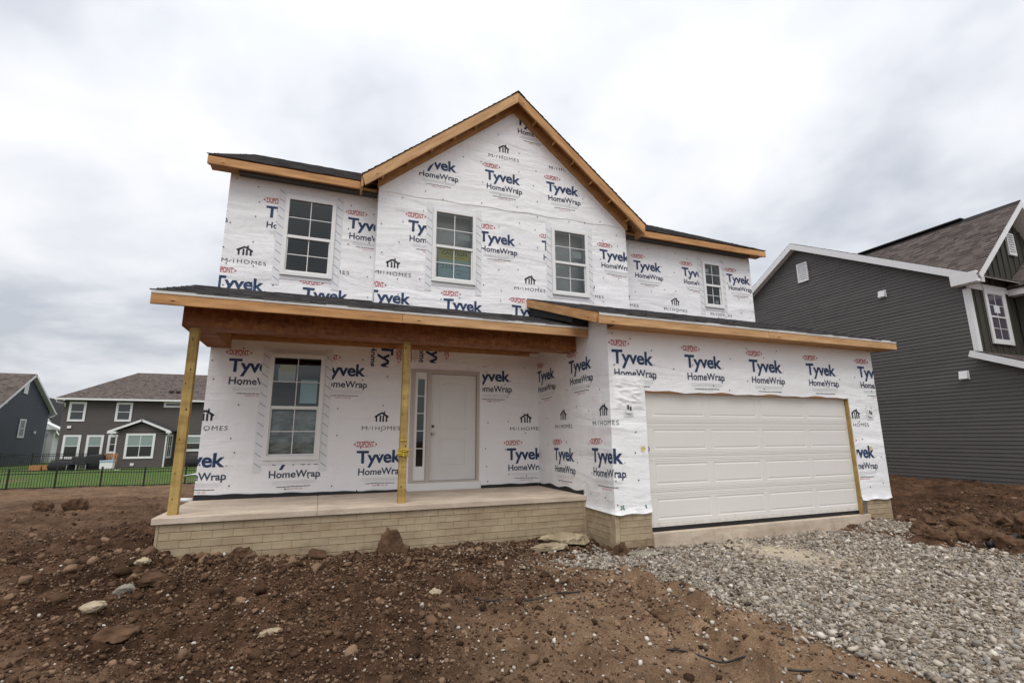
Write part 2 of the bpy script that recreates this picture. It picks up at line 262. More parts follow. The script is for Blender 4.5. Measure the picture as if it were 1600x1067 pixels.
# ------------------------------------------------------------------ mesh helpers
def tag(o, label=None, cat=None, group=None, kind=None):
    if label: o['label'] = label
    if cat: o['category'] = cat
    if group: o['group'] = group
    if kind or cat: o['kind'] = kind or 'thing'
    return o
def root(name, loc, label, cat, group=None):
    o = bpy.data.objects.new(name, None); o.location = loc; o.empty_display_size = .3; COL.objects.link(o)
    return tag(o, label, cat, group)
def par(o, p):
    if p is not None:
        o.parent = p
        m = Matrix.Translation(p.location) if p.type == 'EMPTY' else p_world(p)
        o.matrix_parent_inverse = m.inverted()
    return o
def p_world(p):
    m = Matrix.LocRotScale(p.location, p.rotation_euler, p.scale)
    return m
def link(name, me, parent=None, loc=None, rot=None):
    o = bpy.data.objects.new(name, me); COL.objects.link(o)
    if loc is not None: o.location = loc
    if rot is not None: o.rotation_euler = rot
    return par(o, parent)
class MB:
    def __init__(s): s.v = []; s.f = []; s.m = []; s.cur = 0
    def face(s, pts, m=None):
        k = len(s.v); s.v += [tuple(p) for p in pts]; s.f.append(tuple(range(k, k+len(pts)))); s.m.append(s.cur if m is None else m)
    def box(s, x0, x1, y0, y1, z0, z1, m=None):
        k = len(s.v); s.v += [(x, y, z) for z in (z0, z1) for y in (y0, y1) for x in (x0, x1)]
        for f in ((0, 2, 3, 1), (4, 5, 7, 6), (0, 1, 5, 4), (2, 6, 7, 3), (0, 4, 6, 2), (1, 3, 7, 5)):
            s.f.append(tuple(k+i for i in f)); s.m.append(s.cur if m is None else m)
    def hexa(s, P, m=None):      # 8 points: 4 bottom ccw, 4 top ccw
        k = len(s.v); s.v += [tuple(p) for p in P]
        for f in ((3, 2, 1, 0), (4, 5, 6, 7), (0, 1, 5, 4), (1, 2, 6, 5), (2, 3, 7, 6), (3, 0, 4, 7)):
            s.f.append(tuple(k+i for i in f)); s.m.append(s.cur if m is None else m)
    def prism(s, poly, d, m=None):      # 3-D polygon extruded by vector d
        n = len(poly); k = len(s.v); d = Vector(d)
        s.v += [tuple(p) for p in poly] + [tuple(Vector(p)+d) for p in poly]
        mm = s.cur if m is None else m
        s.f.append(tuple(range(k+n-1, k-1, -1))); s.m.append(mm)
        s.f.append(tuple(range(k+n, k+2*n))); s.m.append(mm)
        for i in range(n):
            j = (i+1) % n; s.f.append((k+i, k+j, k+n+j, k+n+i)); s.m.append(mm)
    def tube(s, pts, r, n=8, m=None):
        k = len(s.v); pts = [Vector(p) for p in pts]
        for i, p in enumerate(pts):
            t = (pts[min(i+1, len(pts)-1)]-pts[max(i-1, 0)]).normalized()
            a = t.orthogonal().normalized() if i == 0 else (a-t*a.dot(t)).normalized()
            b = t.cross(a); ri = r[i] if isinstance(r, (list, tuple)) else r
            for j in range(n):
                an = 2*math.pi*j/n; s.v.append(tuple(p+(a*math.cos(an)+b*math.sin(an))*ri))
        for i in range(len(pts)-1):
            for j in range(n):
                s.f.append((k+i*n+j, k+i*n+(j+1) % n, k+(i+1)*n+(j+1) % n, k+(i+1)*n+j)); s.m.append(s.cur if m is None else m)
        s.f.append(tuple(k+j for j in reversed(range(n)))); s.m.append(s.cur if m is None else m)
        s.f.append(tuple(k+(len(pts)-1)*n+j for j in range(n))); s.m.append(s.cur if m is None else m)
    def holes(s, a0, a1, b0, b1, hs, put):
        """rectangle with rectangular holes, as cells; put(a,b) -> 3-D point"""
        A = sorted({a0, a1, *[v for h in hs for v in h[:2] if a0 < v < a1]}); B = sorted({b0, b1, *[v for h in hs for v in h[2:] if b0 < v < b1]})
        for i in range(len(A)-1):
            for j in range(len(B)-1):
                ca, cb = (A[i]+A[i+1])/2, (B[j]+B[j+1])/2
                if any(h[0] < ca < h[1] and h[2] < cb < h[3] for h in hs): continue
                s.face([put(A[i], B[j]), put(A[i+1], B[j]), put(A[i+1], B[j+1]), put(A[i], B[j+1])])
    def mesh(s, name, mats, fix=True):
        me = bpy.data.meshes.new(name); me.from_pydata(s.v, [], s.f)
        for mm in (mats if isinstance(mats, (list, tuple)) else [mats]): me.materials.append(mm)
        me.polygons.foreach_set('material_index', s.m)
        if fix:
            bm = bmesh.new(); bm.from_mesh(me); bmesh.ops.remove_doubles(bm, verts=bm.verts, dist=1e-5); bmesh.ops.recalc_face_normals(bm, faces=bm.faces); bm.to_mesh(me); bm.free()
        me.update(); return me
    def obj(s, name, mats, parent=None, bevel=0, smooth=False, fix=True):
        o = link(name, s.mesh(name, mats, fix), parent)
        if bevel:
            b = o.modifiers.new('bevel', 'BEVEL'); b.width = bevel; b.segments = 2; b.limit_method = 'ANGLE'; b.angle_limit = math.radians(40)
        if smooth:
            for p in o.data.polygons: p.use_smooth = True
        return o
def board(name, p0, p1, h, t, m, parent, up=(0, 0, 1), bevel=.003, cut0=0, cut1=0):
    """plank with its top edge on p0-p1, height h downwards (perpendicular), thickness t; local x is the grain.
    cut0/cut1 shift the lower corners along the length (plumb cuts)"""
    p0, p1, up = Vector(p0), Vector(p1), Vector(up); L = (p1-p0).length
    x = (p1-p0).normalized(); y = up.cross(x).normalized(); z = x.cross(y)
    b = MB(); b.hexa([(cut0, -t/2, -h), (L+cut1, -t/2, -h), (L+cut1, t/2, -h), (cut0, t/2, -h), (0, -t/2, 0), (L, -t/2, 0), (L, t/2, 0), (0, t/2, 0)])
    o = bpy.data.objects.new(name, b.mesh(name, m)); COL.objects.link(o)
    R = Matrix((x, y, z)).transposed().to_4x4(); R.translation = p0
    o.location = p0; o.rotation_euler = R.to_euler(); par(o, parent)
    if bevel:
        bv = o.modifiers.new('bevel', 'BEVEL'); bv.width = bevel; bv.segments = 1
    return o
# numpy value noise
_P = RNG.random((256, 256)).astype(np.float64)
def vn(x, y):
    xi = np.floor(x).astype(int); yi = np.floor(y).astype(int); fx = x-xi; fy = y-yi
    fx = fx*fx*fx*(fx*(fx*6-15)+10); fy = fy*fy*fy*(fy*(fy*6-15)+10)
    g = lambda a, b: _P[a & 255, b & 255]
    return (g(xi, yi)*(1-fx)+g(xi+1, yi)*fx)*(1-fy)+(g(xi, yi+1)*(1-fx)+g(xi+1, yi+1)*fx)*fy
def rot(x, y, a): c, s = math.cos(a), math.sin(a); return x*c-y*s, x*s+y*c
def fb(x, y, sc, octv=3):
    o = 0; amp = 1; tot = 0
    for i in range(octv):
        X, Y = rot(x/sc, y/sc, .7+i*1.3); o = o+amp*vn(X+17.3*i, Y+9.1*i); tot += amp; amp *= .5; sc *= .5
    return o/tot-.5
def sst(a, b, x):
    t = np.clip((x-a)/(b-a), 0, 1); return t*t*(3-2*t)
def gau(x, y, cx, cy, sx, sy, a=0):
    X, Y = rot(x-cx, y-cy, -a); return np.exp(-(X/sx)**2-(Y/sy)**2)
def wor(x, y, sc, seed=0):
    X, Y = x/sc, y/sc; xi = np.floor(X).astype(int); yi = np.floor(Y).astype(int); d = np.full(X.shape, 9.)
    for i in (-1, 0, 1):
        for j in (-1, 0, 1):
            a = (xi+i+seed*37) & 255; b = (yi+j+seed*91) & 255
            d = np.minimum(d, np.hypot(xi+i+_P[a, b]-X, yi+j+_P[b, a]-Y)/(.45+.75*_P[(a+77) & 255, b]))
    return np.clip(1-d, 0, 1)
def clay(x, y):
    """where the earth is trodden flat and paler"""
    n = fb(x, y, 1.6, 3)*1.4
    c = sst(4.0, 5.1, x-.62*(y+3)+1.3*n)*sst(-2.5, -3.3, y+n*.4)*sst(10.8, 10.3, x)
    c = c*(1-.85*gau(x, y, 4.45, -4.0, .55, .40))
    c = np.maximum(c, .50*sst(.07, .20, fb(x+31, y-12, 1.7, 3))*sst(-1.9, -2.6, y))
    c = np.maximum(c, .55*sst(8, 14, y+n)*sst(1, -1, x))
    c = np.maximum(c, .30*sst(-.6, -1.6, x+n)*sst(-1, 3, y+n))
    return np.clip(c*(.72+.5*fb(x, y, .7, 2)+.15), 0, 1)
def base_h(x, y):
    h = -.74+0*x
    h = h-.66*sst(1, 23, y)*sst(9, 1, x)+.25*sst(24, 40, y)*sst(5, -2, x)
    h = h+.22*gau(x, y, -.3, -1.0, 1.6, 1.4)+.10*gau(x, y, 1.4, -2.3, 2.4, .7)-.02*sst(3, 6, x)*sst(-4, -2, y)
    h = h+.41*sst(12.4, 18.2, x)*sst(-9, -2, y)
    h = h+.12*gau(x, y, -3, -1.5, 2.5, 2.5)+.16*gau(x, y, -.9, .2, .8, 1.6)+.08*gau(x, y, -2.2, -2.6, .9, .5, .5)+.20*gau(x, y, 12.3, -4.3, .9, 1.3, .3)+.12*gau(x, y, 12.4, -6.3, .9, 1.5)
    return h
def height(x, y, fine=True):
    h = base_h(x, y); c = clay(x, y)
    r = 1-.80*c
    drv = sst(5.75, 6.15, x+.25*fb(x, y, .8, 2))*sst(11.0, 10.6, x+.3*fb(x, y, .9, 2))*sst(-2.6, -2.9, y)
    r = r*(1-.9*drv)*sst(60, 20, np.hypot(x, y))
    h = h+r*(.16*fb(x, y, 1.5, 2)+.11*np.abs(fb(x, y, .55, 2))*1.4)
    if fine:
        wx, wy = x+.05*fb(x, y, .12, 2), y+.05*fb(x+7, y, .12, 2)
        h = h+r*(.085*wor(wx, wy, .27, 1)**.8*(fb(x, y, .9, 2) > -.12)+.046*wor(wx, wy, .125, 2)**.8+.028*wor(x, y, .066, 3)**.8+.035*fb(x, y+5, .085, 2)-.03)+.016*fb(x, y, .3, 3)
    # wheel ruts curving over the trodden clay
    for off, am in ((0, 1), (-.42, .7), (-1.55, .8)):
        d = x-(5.35+off+.22*(y+6.0)+.10*np.sin(y*1.3+off)); on = sst(-3.4, -4.2, y)*(1-drv)*am
        h = h-.07*np.exp(-(d/.10)**2)*on+.055*np.exp(-((d-.19)/.07)**2)*on*(1+1.5*fb(x, y, .2, 2))+.045*np.exp(-((d+.18)/.07)**2)*on*(1+fb(x, y, .2, 2))
    inside = ((x > .12) & (x < 12.4) & (y > -1.75) & (y < 9)) | ((x > 6.2) & (x < 12.4) & (y > -2.7) & (y < 9)) | ((x > 18.7) & (y > -1.7) & (y < 9) & (x < 30))
    return np.where(inside, np.minimum(h, -.86), h)
def set_attr(me, name, arr, dom='FACE'):
    a = me.attributes.new(name, 'FLOAT', dom); a.data.foreach_set('value', np.asarray(arr, np.float32))
def np_mesh(name, V, F, m, smooth=False):
    me = bpy.data.meshes.new(name); nf, k = F.shape
    me.vertices.add(len(V)); me.vertices.foreach_set('co', np.asarray(V, np.float32).ravel())
    me.loops.add(nf*k); me.loops.foreach_set('vertex_index', F.astype(np.int32).ravel())
    me.polygons.add(nf); me.polygons.foreach_set('loop_start', np.arange(0, nf*k, k, dtype=np.int32))
    me.update(calc_edges=True); me.materials.append(m)
    if smooth: me.polygons.foreach_set('use_smooth', np.ones(nf, bool))
    return me
def grid_mesh(name, xs, ys, zf, m, dz=0, smooth=True):
    X, Y = np.meshgrid(xs, ys); Z = zf(X, Y)+dz
    nx, ny = len(xs), len(ys); idx = np.arange(nx*ny).reshape(ny, nx)
    F = np.stack([idx[:-1, :-1], idx[:-1, 1:], idx[1:, 1:], idx[1:, :-1]], -1).reshape(-1, 4)
    V = np.stack([X, Y, Z], -1).reshape(-1, 3)
    return np_mesh(name, V, F, m, smooth), X, Y
# ------------------------------------------------------------------ ground
def axis(*segs):
    o = [segs[0][0]]
    for a, b, st in segs: o += list(np.linspace(a, b, max(2, int(round((b-a)/st))+1))[1:])
    return np.array(o)
xs = axis((-600, -60, 60), (-60, -14, 2), (-14, -5, .16), (-5, 8.5, .0235), (8.5, 20, .07), (20, 60, 2), (60, 600, 60))
ys = axis((-300, -20, 40), (-20, -8, .6), (-8, -1.7, .0235), (-1.7, 8, .07), (8, 24, .2), (24, 60, 1.5), (60, 900, 70))
me, X, Y = grid_mesh('ground', xs, ys, height, SOIL)
set_attr(me, 'clay', clay(X, Y).ravel(), 'POINT')
tag(link('ground', me), 'bare turned earth of the building plot', 'ground', kind='structure')
lx = axis((-70, -16, 1.5), (-16, -2, .25), (-2, 30, 2)); ly = axis((22.3, 30, .25), (30, 90, 1.5))
me, _, _ = grid_mesh('lawn', lx, ly, lambda x, y: height(x, y, False)+.02*fb(x, y, .5, 2), GRASS, .05)
tag(link('lawn', me), 'green lawn behind the black metal fence', 'lawn', kind='structure')
gxs = axis((5.0, 12.2, .06)); gys = axis((-9.5, -2.82, .06))
def drive_in(x, y):
    n = fb(x, y, .7, 3)
    a = sst(5.8, 6.05, x+n*.5+.95*sst(-4.0, -3.15, y)*(x < 7))*sst(11.25, 10.95, x+n*.5-1.0*sst(-4.4, -3.2, y))
    return a
me, X, Y = grid_mesh('driveway', gxs, gys, lambda x, y: height(x, y, False)+.022*fb(x, y, .5, 3)-.05*(1-drive_in(x, y))+.02+.014*gau(x, y, 8.25, -3.7, .5, 1.0, .15), GRAVBASE)
set_attr(me, 'sand', gau(X, Y, 8.25, -3.7, .55, 1.0, .15).ravel(), 'POINT')
tag(link('driveway', me), 'grey crushed stone driveway bed before the garage', 'driveway', kind='structure')
# ------------------------------------------------------------------ scattered stones and clods
def ico(sub):
    bm = bmesh.new(); bmesh.ops.create_icosphere(bm, subdivisions=sub, radius=1)
    V = np.array([v.co[:] for v in bm.verts]); F = np.array([[v.index for v in f.verts] for f in bm.faces]); bm.free(); return V, F
_o = (np.array([(1, 0, 0), (-1, 0, 0), (0, 1, 0), (0, -1, 0), (0, 0, 1), (0, 0, -1.)]), np.array([(0, 2, 4), (2, 1, 4), (1, 3, 4), (3, 0, 4), (2, 0, 5), (1, 2, 5), (3, 1, 5), (0, 3, 5)]))
ICO = {0: _o, 1: ico(1), 2: ico(2), 3: ico(3), 4: ico(4)}
def scatter(name, P, size, m, sub=1, flat=.6, rough=.3, variants=24, sink=.25, smooth=False):
    """P: n x 3 points, size: n radii; one joined mesh of uneven chips"""
    V0, F0 = ICO[sub]; n = len(P); k = len(V0)
    var = 1+rough*(RNG.random((variants, k, 1))-.5)*2
    Vv = V0[None]*var
    q = RNG.normal(size=(n, 4)); q /= np.linalg.norm(q, axis=1, keepdims=True)
    w, x, y, z = q.T
    Rm = np.stack([1-2*(y*y+z*z), 2*(x*y-z*w), 2*(x*z+y*w), 2*(x*y+z*w), 1-2*(x*x+z*z), 2*(y*z-x*w), 2*(x*z-y*w), 2*(y*z+x*w), 1-2*(x*x+y*y)], -1).reshape(n, 3, 3)
    sc = np.stack([size*(.8+.5*RNG.random(n)), size*(.65+.4*RNG.random(n)), size*(flat+.25*RNG.random(n))], -1)
    V = Vv[RNG.integers(0, variants, n)]*sc[:, None, :]
    V = np.einsum('nij,nkj->nki', Rm, V)
    V[:, :, 2] *= .8
    V += P[:, None, :]; V[:, :, 2] += (size*(.5-sink))[:, None]
    F = (F0[None]+(np.arange(n)*k)[:, None, None]).reshape(-1, 3)
    me = np_mesh(name, V.reshape(-1, 3), F, m, smooth)
    set_attr(me, 'rnd', np.repeat(RNG.random(n), len(F0)))
    return me
def pts(n, x0, x1, y0, y1, keep=None):
    x = RNG.uniform(x0, x1, n); y = RNG.uniform(y0, y1, n)
    if keep is not None:
        k = keep(x, y) > RNG.random(n); x, y = x[k], y[k]
    return x, y
x, y = pts(72000, 5.0, 12.0, -8.4, -2.84, lambda x, y: drive_in(x, y)*(1-.95*gau(x, y, 8.25, -3.7, .48, .95, .15))*(.86+.5*fb(x, y, .9, 3)))
xe, ye = pts(9000, 4.0, 7.0, -7.6, -2.5, lambda x, y: .40*np.exp(-((x-5.9)/.75)**2)*(fb(x, y, .5, 2)+.40)+.8*gau(x, y, 5.3, -2.85, .9, .30))
x = np.concatenate([x, xe]); y = np.concatenate([y, ye])
z = height(x, y, False)+.022*fb(x, y, .5, 3)+.02
s = RNG.lognormal(math.log(.0122), .55, len(x)).clip(.005, .044)
me = scatter('driveway_gravel', np.stack([x, y, z], -1), s, GRAV, 1, .36, .44, sink=.12)
tag(link('driveway_gravel', me), 'loose crushed limestone gravel spread over the driveway', 'gravel', kind='stuff')
rough_keep = lambda x, y: (1-.85*clay(x, y))*(1-sst(5.6, 6.0, x)*sst(11.0, 10.7, x))
outside = lambda x, y: ~(((x > -.05) & (y > -1.92)) | ((x > 6.05) & (y > -2.8) & (x < 12.55)))
def dirt(n, smed, ssig, smin, smax, reg, m, name, label, cat, sub=1, keep=rough_keep, **k):
    P = []; S = []
    for nn, x0, x1, y0, y1 in reg:
        x, y = pts(int(nn*n), x0, x1, y0, y1, keep); o = outside(x, y); x, y = x[o], y[o]
        P.append(np.stack([x, y, height(x, y)], -1)); S.append(RNG.lognormal(math.log(smed), ssig, len(x)).clip(smin, smax))
    me = scatter(name, np.concatenate(P), np.concatenate(S), m, sub, **k)
    return tag(link(name, me), label, cat, kind='stuff')
dirt(1, .0105, .5, .004, .032, ((62000, -3.5, 6, -7.3, -1.6), (12000, 0, 5, -2.9, -1.9), (8000, 10.6, 17, -6.5, -2), (9000, -6, 0, -2, 3)), CLOD, 'soil_crumbs', 'small dark crumbs of turned earth over the plot', 'soil', sub=0, rough=.35, flat=.7, sink=.15)
dirt(1, .026, .5, .012, .07, ((2300, -6, 6, -7.4, -1.6), (420, 0, 6, -2.6, -1.93), (500, -7, 0, -2, 6), (620, 10.7, 14.5, -6.4, -2.6), (500, 12.6, 18.4, -3, 4)), CLOD, 'soil_clods', 'fist sized clods of brown earth over the plot', 'soil', sub=2, flat=.62, rough=.34, sink=.3)
dirt(1, .0095, .45, .004, .028, ((3000, -5, 6.2, -7.6, -1.9), (1300, 3.6, 6.4, -3.4, -2.0), (700, 2.5, 6.2, -7.2, -3)), PEB, 'soil_pebbles', 'pale pebbles and stone chips strewn in the brown earth', 'pebbles', keep=lambda x, y: .8+0*x, sink=.1)
def rock(name, x, y, r, label, m, seed, scale=(1, .75, .55), rz=0, cat='rock', cuts=5, sink=.3, group=None, tilt=0):
    rg = np.random.default_rng(seed); V, F = ICO[4]; V = V.copy(); soil_ = name == 'soil_lump'
    for _ in range(cuts):
        n = rg.normal(size=3); n /= np.linalg.norm(n); d = .52+.3*rg.random(); dd = V@n; k = dd > d; V[k] -= np.outer(dd[k]-d, n)
    o3 = Vector((seed*3.1, seed*1.7, seed*.9)); A1, A2, A3 = (.34, .20, .11) if soil_ else (.22, .16, .10)
    V *= np.array([1+A1*mnoise.noise(Vector(v)*1.6+o3)+A2*mnoise.noise(Vector(v)*4+o3)+A3*mnoise.noise(Vector(v)*9+o3) for v in V])[:, None]
    V = V*np.array(scale)*r
    me = np_mesh(name, V, F, m)
    z = float(height(np.array([x]), np.array([y]))[0])
    o = link(name, me, None, (x, y, z+r*scale[2]*(1-2*sink)*.8), (tilt, 0, rz))
    return tag(o, label, cat, group)
rock('limestone_rock', 1.56, -4.62, .105, 'pale cream wedge shaped stone lying on dark soil', LIME, 3, (1, .5, .42), .6)
rock('limestone_rock', -.05, -3.48, .115, 'yellowish broken limestone lump with ragged top on dark soil', LIME, 4, (1, .6, .45), .2)
rock('grey_stone', .08, -3.05, .095, 'rounded grey green stone half buried in dark soil', LIMEG, 5, (1, .7, .65), .5, 'stone')
rock('limestone_rock', .0, -2.28, .095, 'pinkish white crumbly stone below the porch corner', LIME, 6, (1, .7, .5), -.3)
rock('limestone_rock', 3.05, -4.10, .065, 'small tan cube shaped stone on dark soil', LIME, 8, (1, .8, .8), .3)
rock('concrete_slab_piece', 5.52, -2.20, .40, 'upper flat tan slab of broken concrete near the porch wall', RUBBLE, 9, (1, .45, .24), -.1, 'slab', cuts=14, sink=.0, tilt=.25)
rock('concrete_slab_piece', 5.08, -2.58, .33, 'lower flat tan slab of broken concrete lying on gravel', RUBBLE, 10, (1, .36, .20), .15, 'slab', cuts=14, sink=.1, tilt=.2)
rock('concrete_slab_piece', 6.36, -3.12, .34, 'thin grey concrete slab piece at the foot of the brick corner', LIMEG, 12, (1, .4, .13), -.4, 'slab', cuts=12, sink=.0)
rock('soil_lump', 2.86, -2.16, .30, 'big cracked lump of earth leaning on the porch wall', CLODB, 13, (.8, .42, 1.0), .2, 'clod', cuts=8, sink=.28, tilt=-.15)
rock('soil_lump', 1.9, -2.08, .16, 'rounded lump of earth against the porch wall', CLODB, 14, (1, .7, .8), .2, 'clod', cuts=6)
rock('soil_lump', 1.0, -2.04, .15, 'dark knobbly lump of earth below the porch post', CLODB, 15, (1, .8, .8), 1.0, 'clod', cuts=6)
rock('soil_lump', 6.02, -2.98, .15, 'dark round clod beside the brick corner', CLODB, 16, (1, .8, .8), .5, 'clod', cuts=4, sink=.1)
rock('soil_lump', .28, -2.78, .19, 'flat reddish brown slab of earth on the slope', CLODB, 17, (1, .6, .4), .3, 'clod', cuts=7)
rock('soil_lump', .35, -4.0, .17, 'broad flat slab of compacted earth on dark soil', CLODB, 18, (1, .75, .35), .4, 'clod', cuts=7)
rock('soil_lump', -4.5, 6.6, .21, 'pointed heap of reddish earth towards the fence', CLODB, 19, (1, .8, 1), .3, 'clod', cuts=6)
rock('soil_lump', -3.85, 6.6, .27, 'rounded heap of reddish earth towards the fence', CLODB, 20, (1.1, .8, .8), .9, 'clod', cuts=6)
for i, (x, y, r) in enumerate(((11.0, -4.3, .16), (11.4, -4.6, .22), (11.2, -5.1, .2), (11.7, -5.3, .26), (12.0, -4.2, .2), (11.3, -3.9, .16), (12.3, -5.0, .3), (11.1, -5.7, .2), (11.9, -3.7, .15), (12.6, -4.4, .24))):
    rock('soil_lump', x, y, r, 'dark clod in the earth bank along the driveway edge', CLODB, 30+i, (1, .85, .8), i*1.1, 'clod', cuts=5, sink=.25, group='clods along the driveway edge')
# ------------------------------------------------------------------ half built house
H = root('unfinished_house', (0, 0, -.7), 'unfinished two storey house in white building wrap with bare wood eaves', 'house')
XR, XG, GY, PY = 12.50, 6.102, -2.784, -.376
O1, O2, OZ = 6.773, 11.635, 1.721
WIN = {'w0': (.934, .608, .911, 1.848, 0), 'w1': (.951, 3.921, .90, 1.564, 0), 'w2': (3.674, 3.987, .902, 1.537, PY), 'w3': (6.309, 3.987, .902, 1.537, PY), 'w4': (10.822, 4.222, .627, 1.229, 0)}
hole = lambda k: (WIN[k][0]+.04, WIN[k][0]+WIN[k][2]-.04, WIN[k][1]+.04, WIN[k][1]+WIN[k][3]-.04)
DOORH = (3.43, 4.76, .14, 2.26)
def wall_sheet(name, x0, x1, z0, z1, y, hs, t=.14):
    b = MB(); b.holes(x0, x1, z0, z1, hs, lambda a, c: (a, y, c)); b.holes(x0, x1, z0, z1, hs, lambda a, c: (a, y+t, c))
    for h in hs:
        a0, a1, c0, c1 = h
        for P in (((a0, c0), (a0, c1)), ((a1, c0), (a1, c1)), ((a0, c0), (a1, c0)), ((a0, c1), (a1, c1))):
            (p, q), (r_, s_) = P
            if (q <= z0 and s_ <= z0): continue
            b.face([(p, y, q), (r_, y, s_), (r_, y+t, s_), (p, y+t, q)])
    return b
WALLS = {}
b = wall_sheet('wall', 0, XR, 0.0, 5.80, 0, [hole('w0'), hole('w1'), hole('w4'), DOORH])
b.face([(0, 0, 0), (0, 9, 0), (0, 9, 5.8), (0, 0, 5.8)]); b.face([(XR, 0, -.3), (XR, 9, -.3), (XR, 9, 5.8), (XR, 0, 5.8)]); b.face([(0, 9, 0), (XR, 9, 0), (XR, 9, 5.8), (0, 9, 5.8)])
for xx in (0, XR): b.face([(xx, 0, 5.8), (xx, 9, 5.8), (xx, 4.5, 8.4)])
WALLS['m'] = b.obj('wall', WRAP, H, fix=False)
b = MB(); b.box(.15, XR-.15, .16, 8.9, 2.75, 2.9); b.box(.15, XR-.15, .2, 8.9, -.1, -.02); b.box(.15, XR-.15, 3.2, 3.3, 0, 5.7); b.box(2.7, 8.2, PY+.15, .0, 3.3, 3.4); b.box(.15, XR-.15, PY+.2, 8.9, 5.72, 5.78)
b.obj('interior_partition', DARK, H)
# projecting gable bay
gx1, gx2, gap = 2.60, 8.264, 5.429
GSL = (8.149-5.60)/(gap-gx1)
b = wall_sheet('gable_wall', gx1, gx2, 3.2, 5.55, PY, [hole('w2'), hole('w3')])
b.face([(gx1, PY, 5.55), (gx2, PY, 5.55), (gx2, PY, 6.03), (gap, PY, 8.40), (gx1, PY, 6.03)])
for xx in (gx1, gx2): b.face([(xx, PY, 3.2), (xx, 0, 3.2), (xx, 0, 6.0), (xx, PY, 6.03)])
WALLS['g'] = b.obj('gable_wall', WRAP, H, fix=False)
# upper wrap sheet lapping over the lower one
b = MB(); n = 40; lo = [(gx1+.01+(gx2-gx1-.02)*i/n, PY-.009, 5.70+.10*i/n+.012*math.sin(i*.9)+.01*random.random()) for i in range(n+1)]
def rake_z(x): return 8.16-(8.16-5.55)*abs(x-gap)/((gap-gx1) if x < gap else (gx2-gap))
top = [(x, PY-.009, max(z+.0, rake_z(x)-.005)) for x, _, z in lo if True]
for i in range(n):
    if top[i][2] > lo[i][2] or top[i+1][2] > lo[i+1][2]: b.face([lo[i], lo[i+1], top[i+1], top[i]])
    b.face([lo[i], lo[i+1], (lo[i+1][0], PY, lo[i+1][2]), (lo[i][0], PY, lo[i][2])])
b.obj('wrap_lap', WRAP, WALLS['g'], fix=False)
# garage
b = wall_sheet('garage_wall', XG, XR, -.21, 2.80, GY, [(O1, O2, -.3, OZ)])
b.face([(XG, GY, -.2), (XG, 0, -.2), (XG, 0, 3.55), (XG, GY, 2.80)]); b.face([(XR, GY, -.23), (XR, 0, -.23), (XR, 0, 3.8), (XR, GY, 2.80)])
WALLS['f'] = b.obj('garage_wall', WRAP, H, fix=False)
# loose wrap hem flaring at the bottom of both garage piers
def hem(x0, x1, zb, parent, side=False):
    b = MB(); n = 10; rows = []
    for j in range(4):
        f = j/3; rows.append([(x0+(x1-x0)*i/n, GY-.003-.030*f*f*(.6+.5*math.sin(i*1.7)+.4*random.random()), zb+.10-(.10+.012*math.sin(i*1.1))*f) for i in range(n+1)])
    for j in range(3):
        for i in range(n): b.face([rows[j][i], rows[j][i+1], rows[j+1][i+1], rows[j+1][i]])
    if side:
        rs = [[(XG-.003-.025*(j/3)**2*(.5+.5*random.random()), GY+(.92)*i/6, zb+.10-.10*j/3+.02*(i/6)) for i in range(7)] for j in range(4)]
        for j in range(3): rs[j+1][0] = rows[j+1][0]; 
        for j in range(3):
            for i in range(6): b.face([rs[j][i], rs[j][i+1], rs[j+1][i+1], rs[j+1][i]])
    b.obj('wrap_hem', WRAP, parent, smooth=True)
hem(XG, O1+.01, -.20, WALLS['f'], True); hem(O2-.01, XR, -.25, WALLS['f'])
# garage left side wall carries its own name for the lettering
# ---- lettering ------------------------------------------------------------
def text2d(s, bold=0, spacing=1):
    c = bpy.data.curves.new('t', 'FONT'); c.body = s; c.offset = bold; c.space_character = spacing; c.resolution_u = 3; c.fill_mode = 'FRONT'
    o = bpy.data.objects.new('t', c); COL.objects.link(o)
    dg = bpy.context.evaluated_depsgraph_get(); me = bpy.data.meshes.new_from_object(o.evaluated_get(dg))
    V = np.array([v.co[:2] for v in me.vertices]); F = [tuple(p.vertices) for p in me.polygons]
    bpy.data.objects.remove(o); bpy.data.curves.remove(c); bpy.data.meshes.remove(me); return V, F
CAP = text2d('T')[0][:, 1].max()
def word(s, x, y, w, h, mi, bold=0, spacing=1):
    V, F = text2d(s, bold, spacing); V = V.copy(); x0, x1 = V[:, 0].min(), V[:, 0].max()
    V[:, 0] = x+(V[:, 0]-x0)*w/(x1-x0); V[:, 1] = y+V[:, 1]*h/CAP; return V, F, mi
def poly2(P, mi): return np.array(P, float), [tuple(range(len(P)))], mi
def strip(x0, x1, y0, y1, mi): return poly2([(x0, y0), (x1, y0), (x1, y1), (x0, y1)], mi)
PM = [NAVY, SLATE, RED, GREY, BLACKINK]
T_BIG = [word('Tyvek', 0, -.215, .81, .215, 0, .028, .96), word('HomeWrap', .035, -.43, .82, .118, 1, .020, 1.0), word('DUPONT', -.005, .075, .30, .088, 2, .01, .95),
         poly2([(-.065, .118), (-.03, .095), (-.03, .141)], 2), poly2([(.355, .118), (.32, .141), (.32, .095)], 2),
         poly2([(-.03, .150), (.13, .168), (.15, .172), (.17, .168), (.32, .150), (.32, .146), (.15, .164), (-.03, .146)], 2), poly2([(-.03, .090), (.15, .070), (.32, .090), (.32, .086), (.15, .064), (-.03, .086)], 2),
         strip(.83, .845, -.213, -.200, 1), strip(.85, .862, -.43, -.419, 1)]
for i, (a, c, yy) in enumerate(((.10, .78, -.490), (.09, .80, -.512), (.11, .76, -.534))): T_BIG.append(strip(a, c, yy, yy+.005, 3))
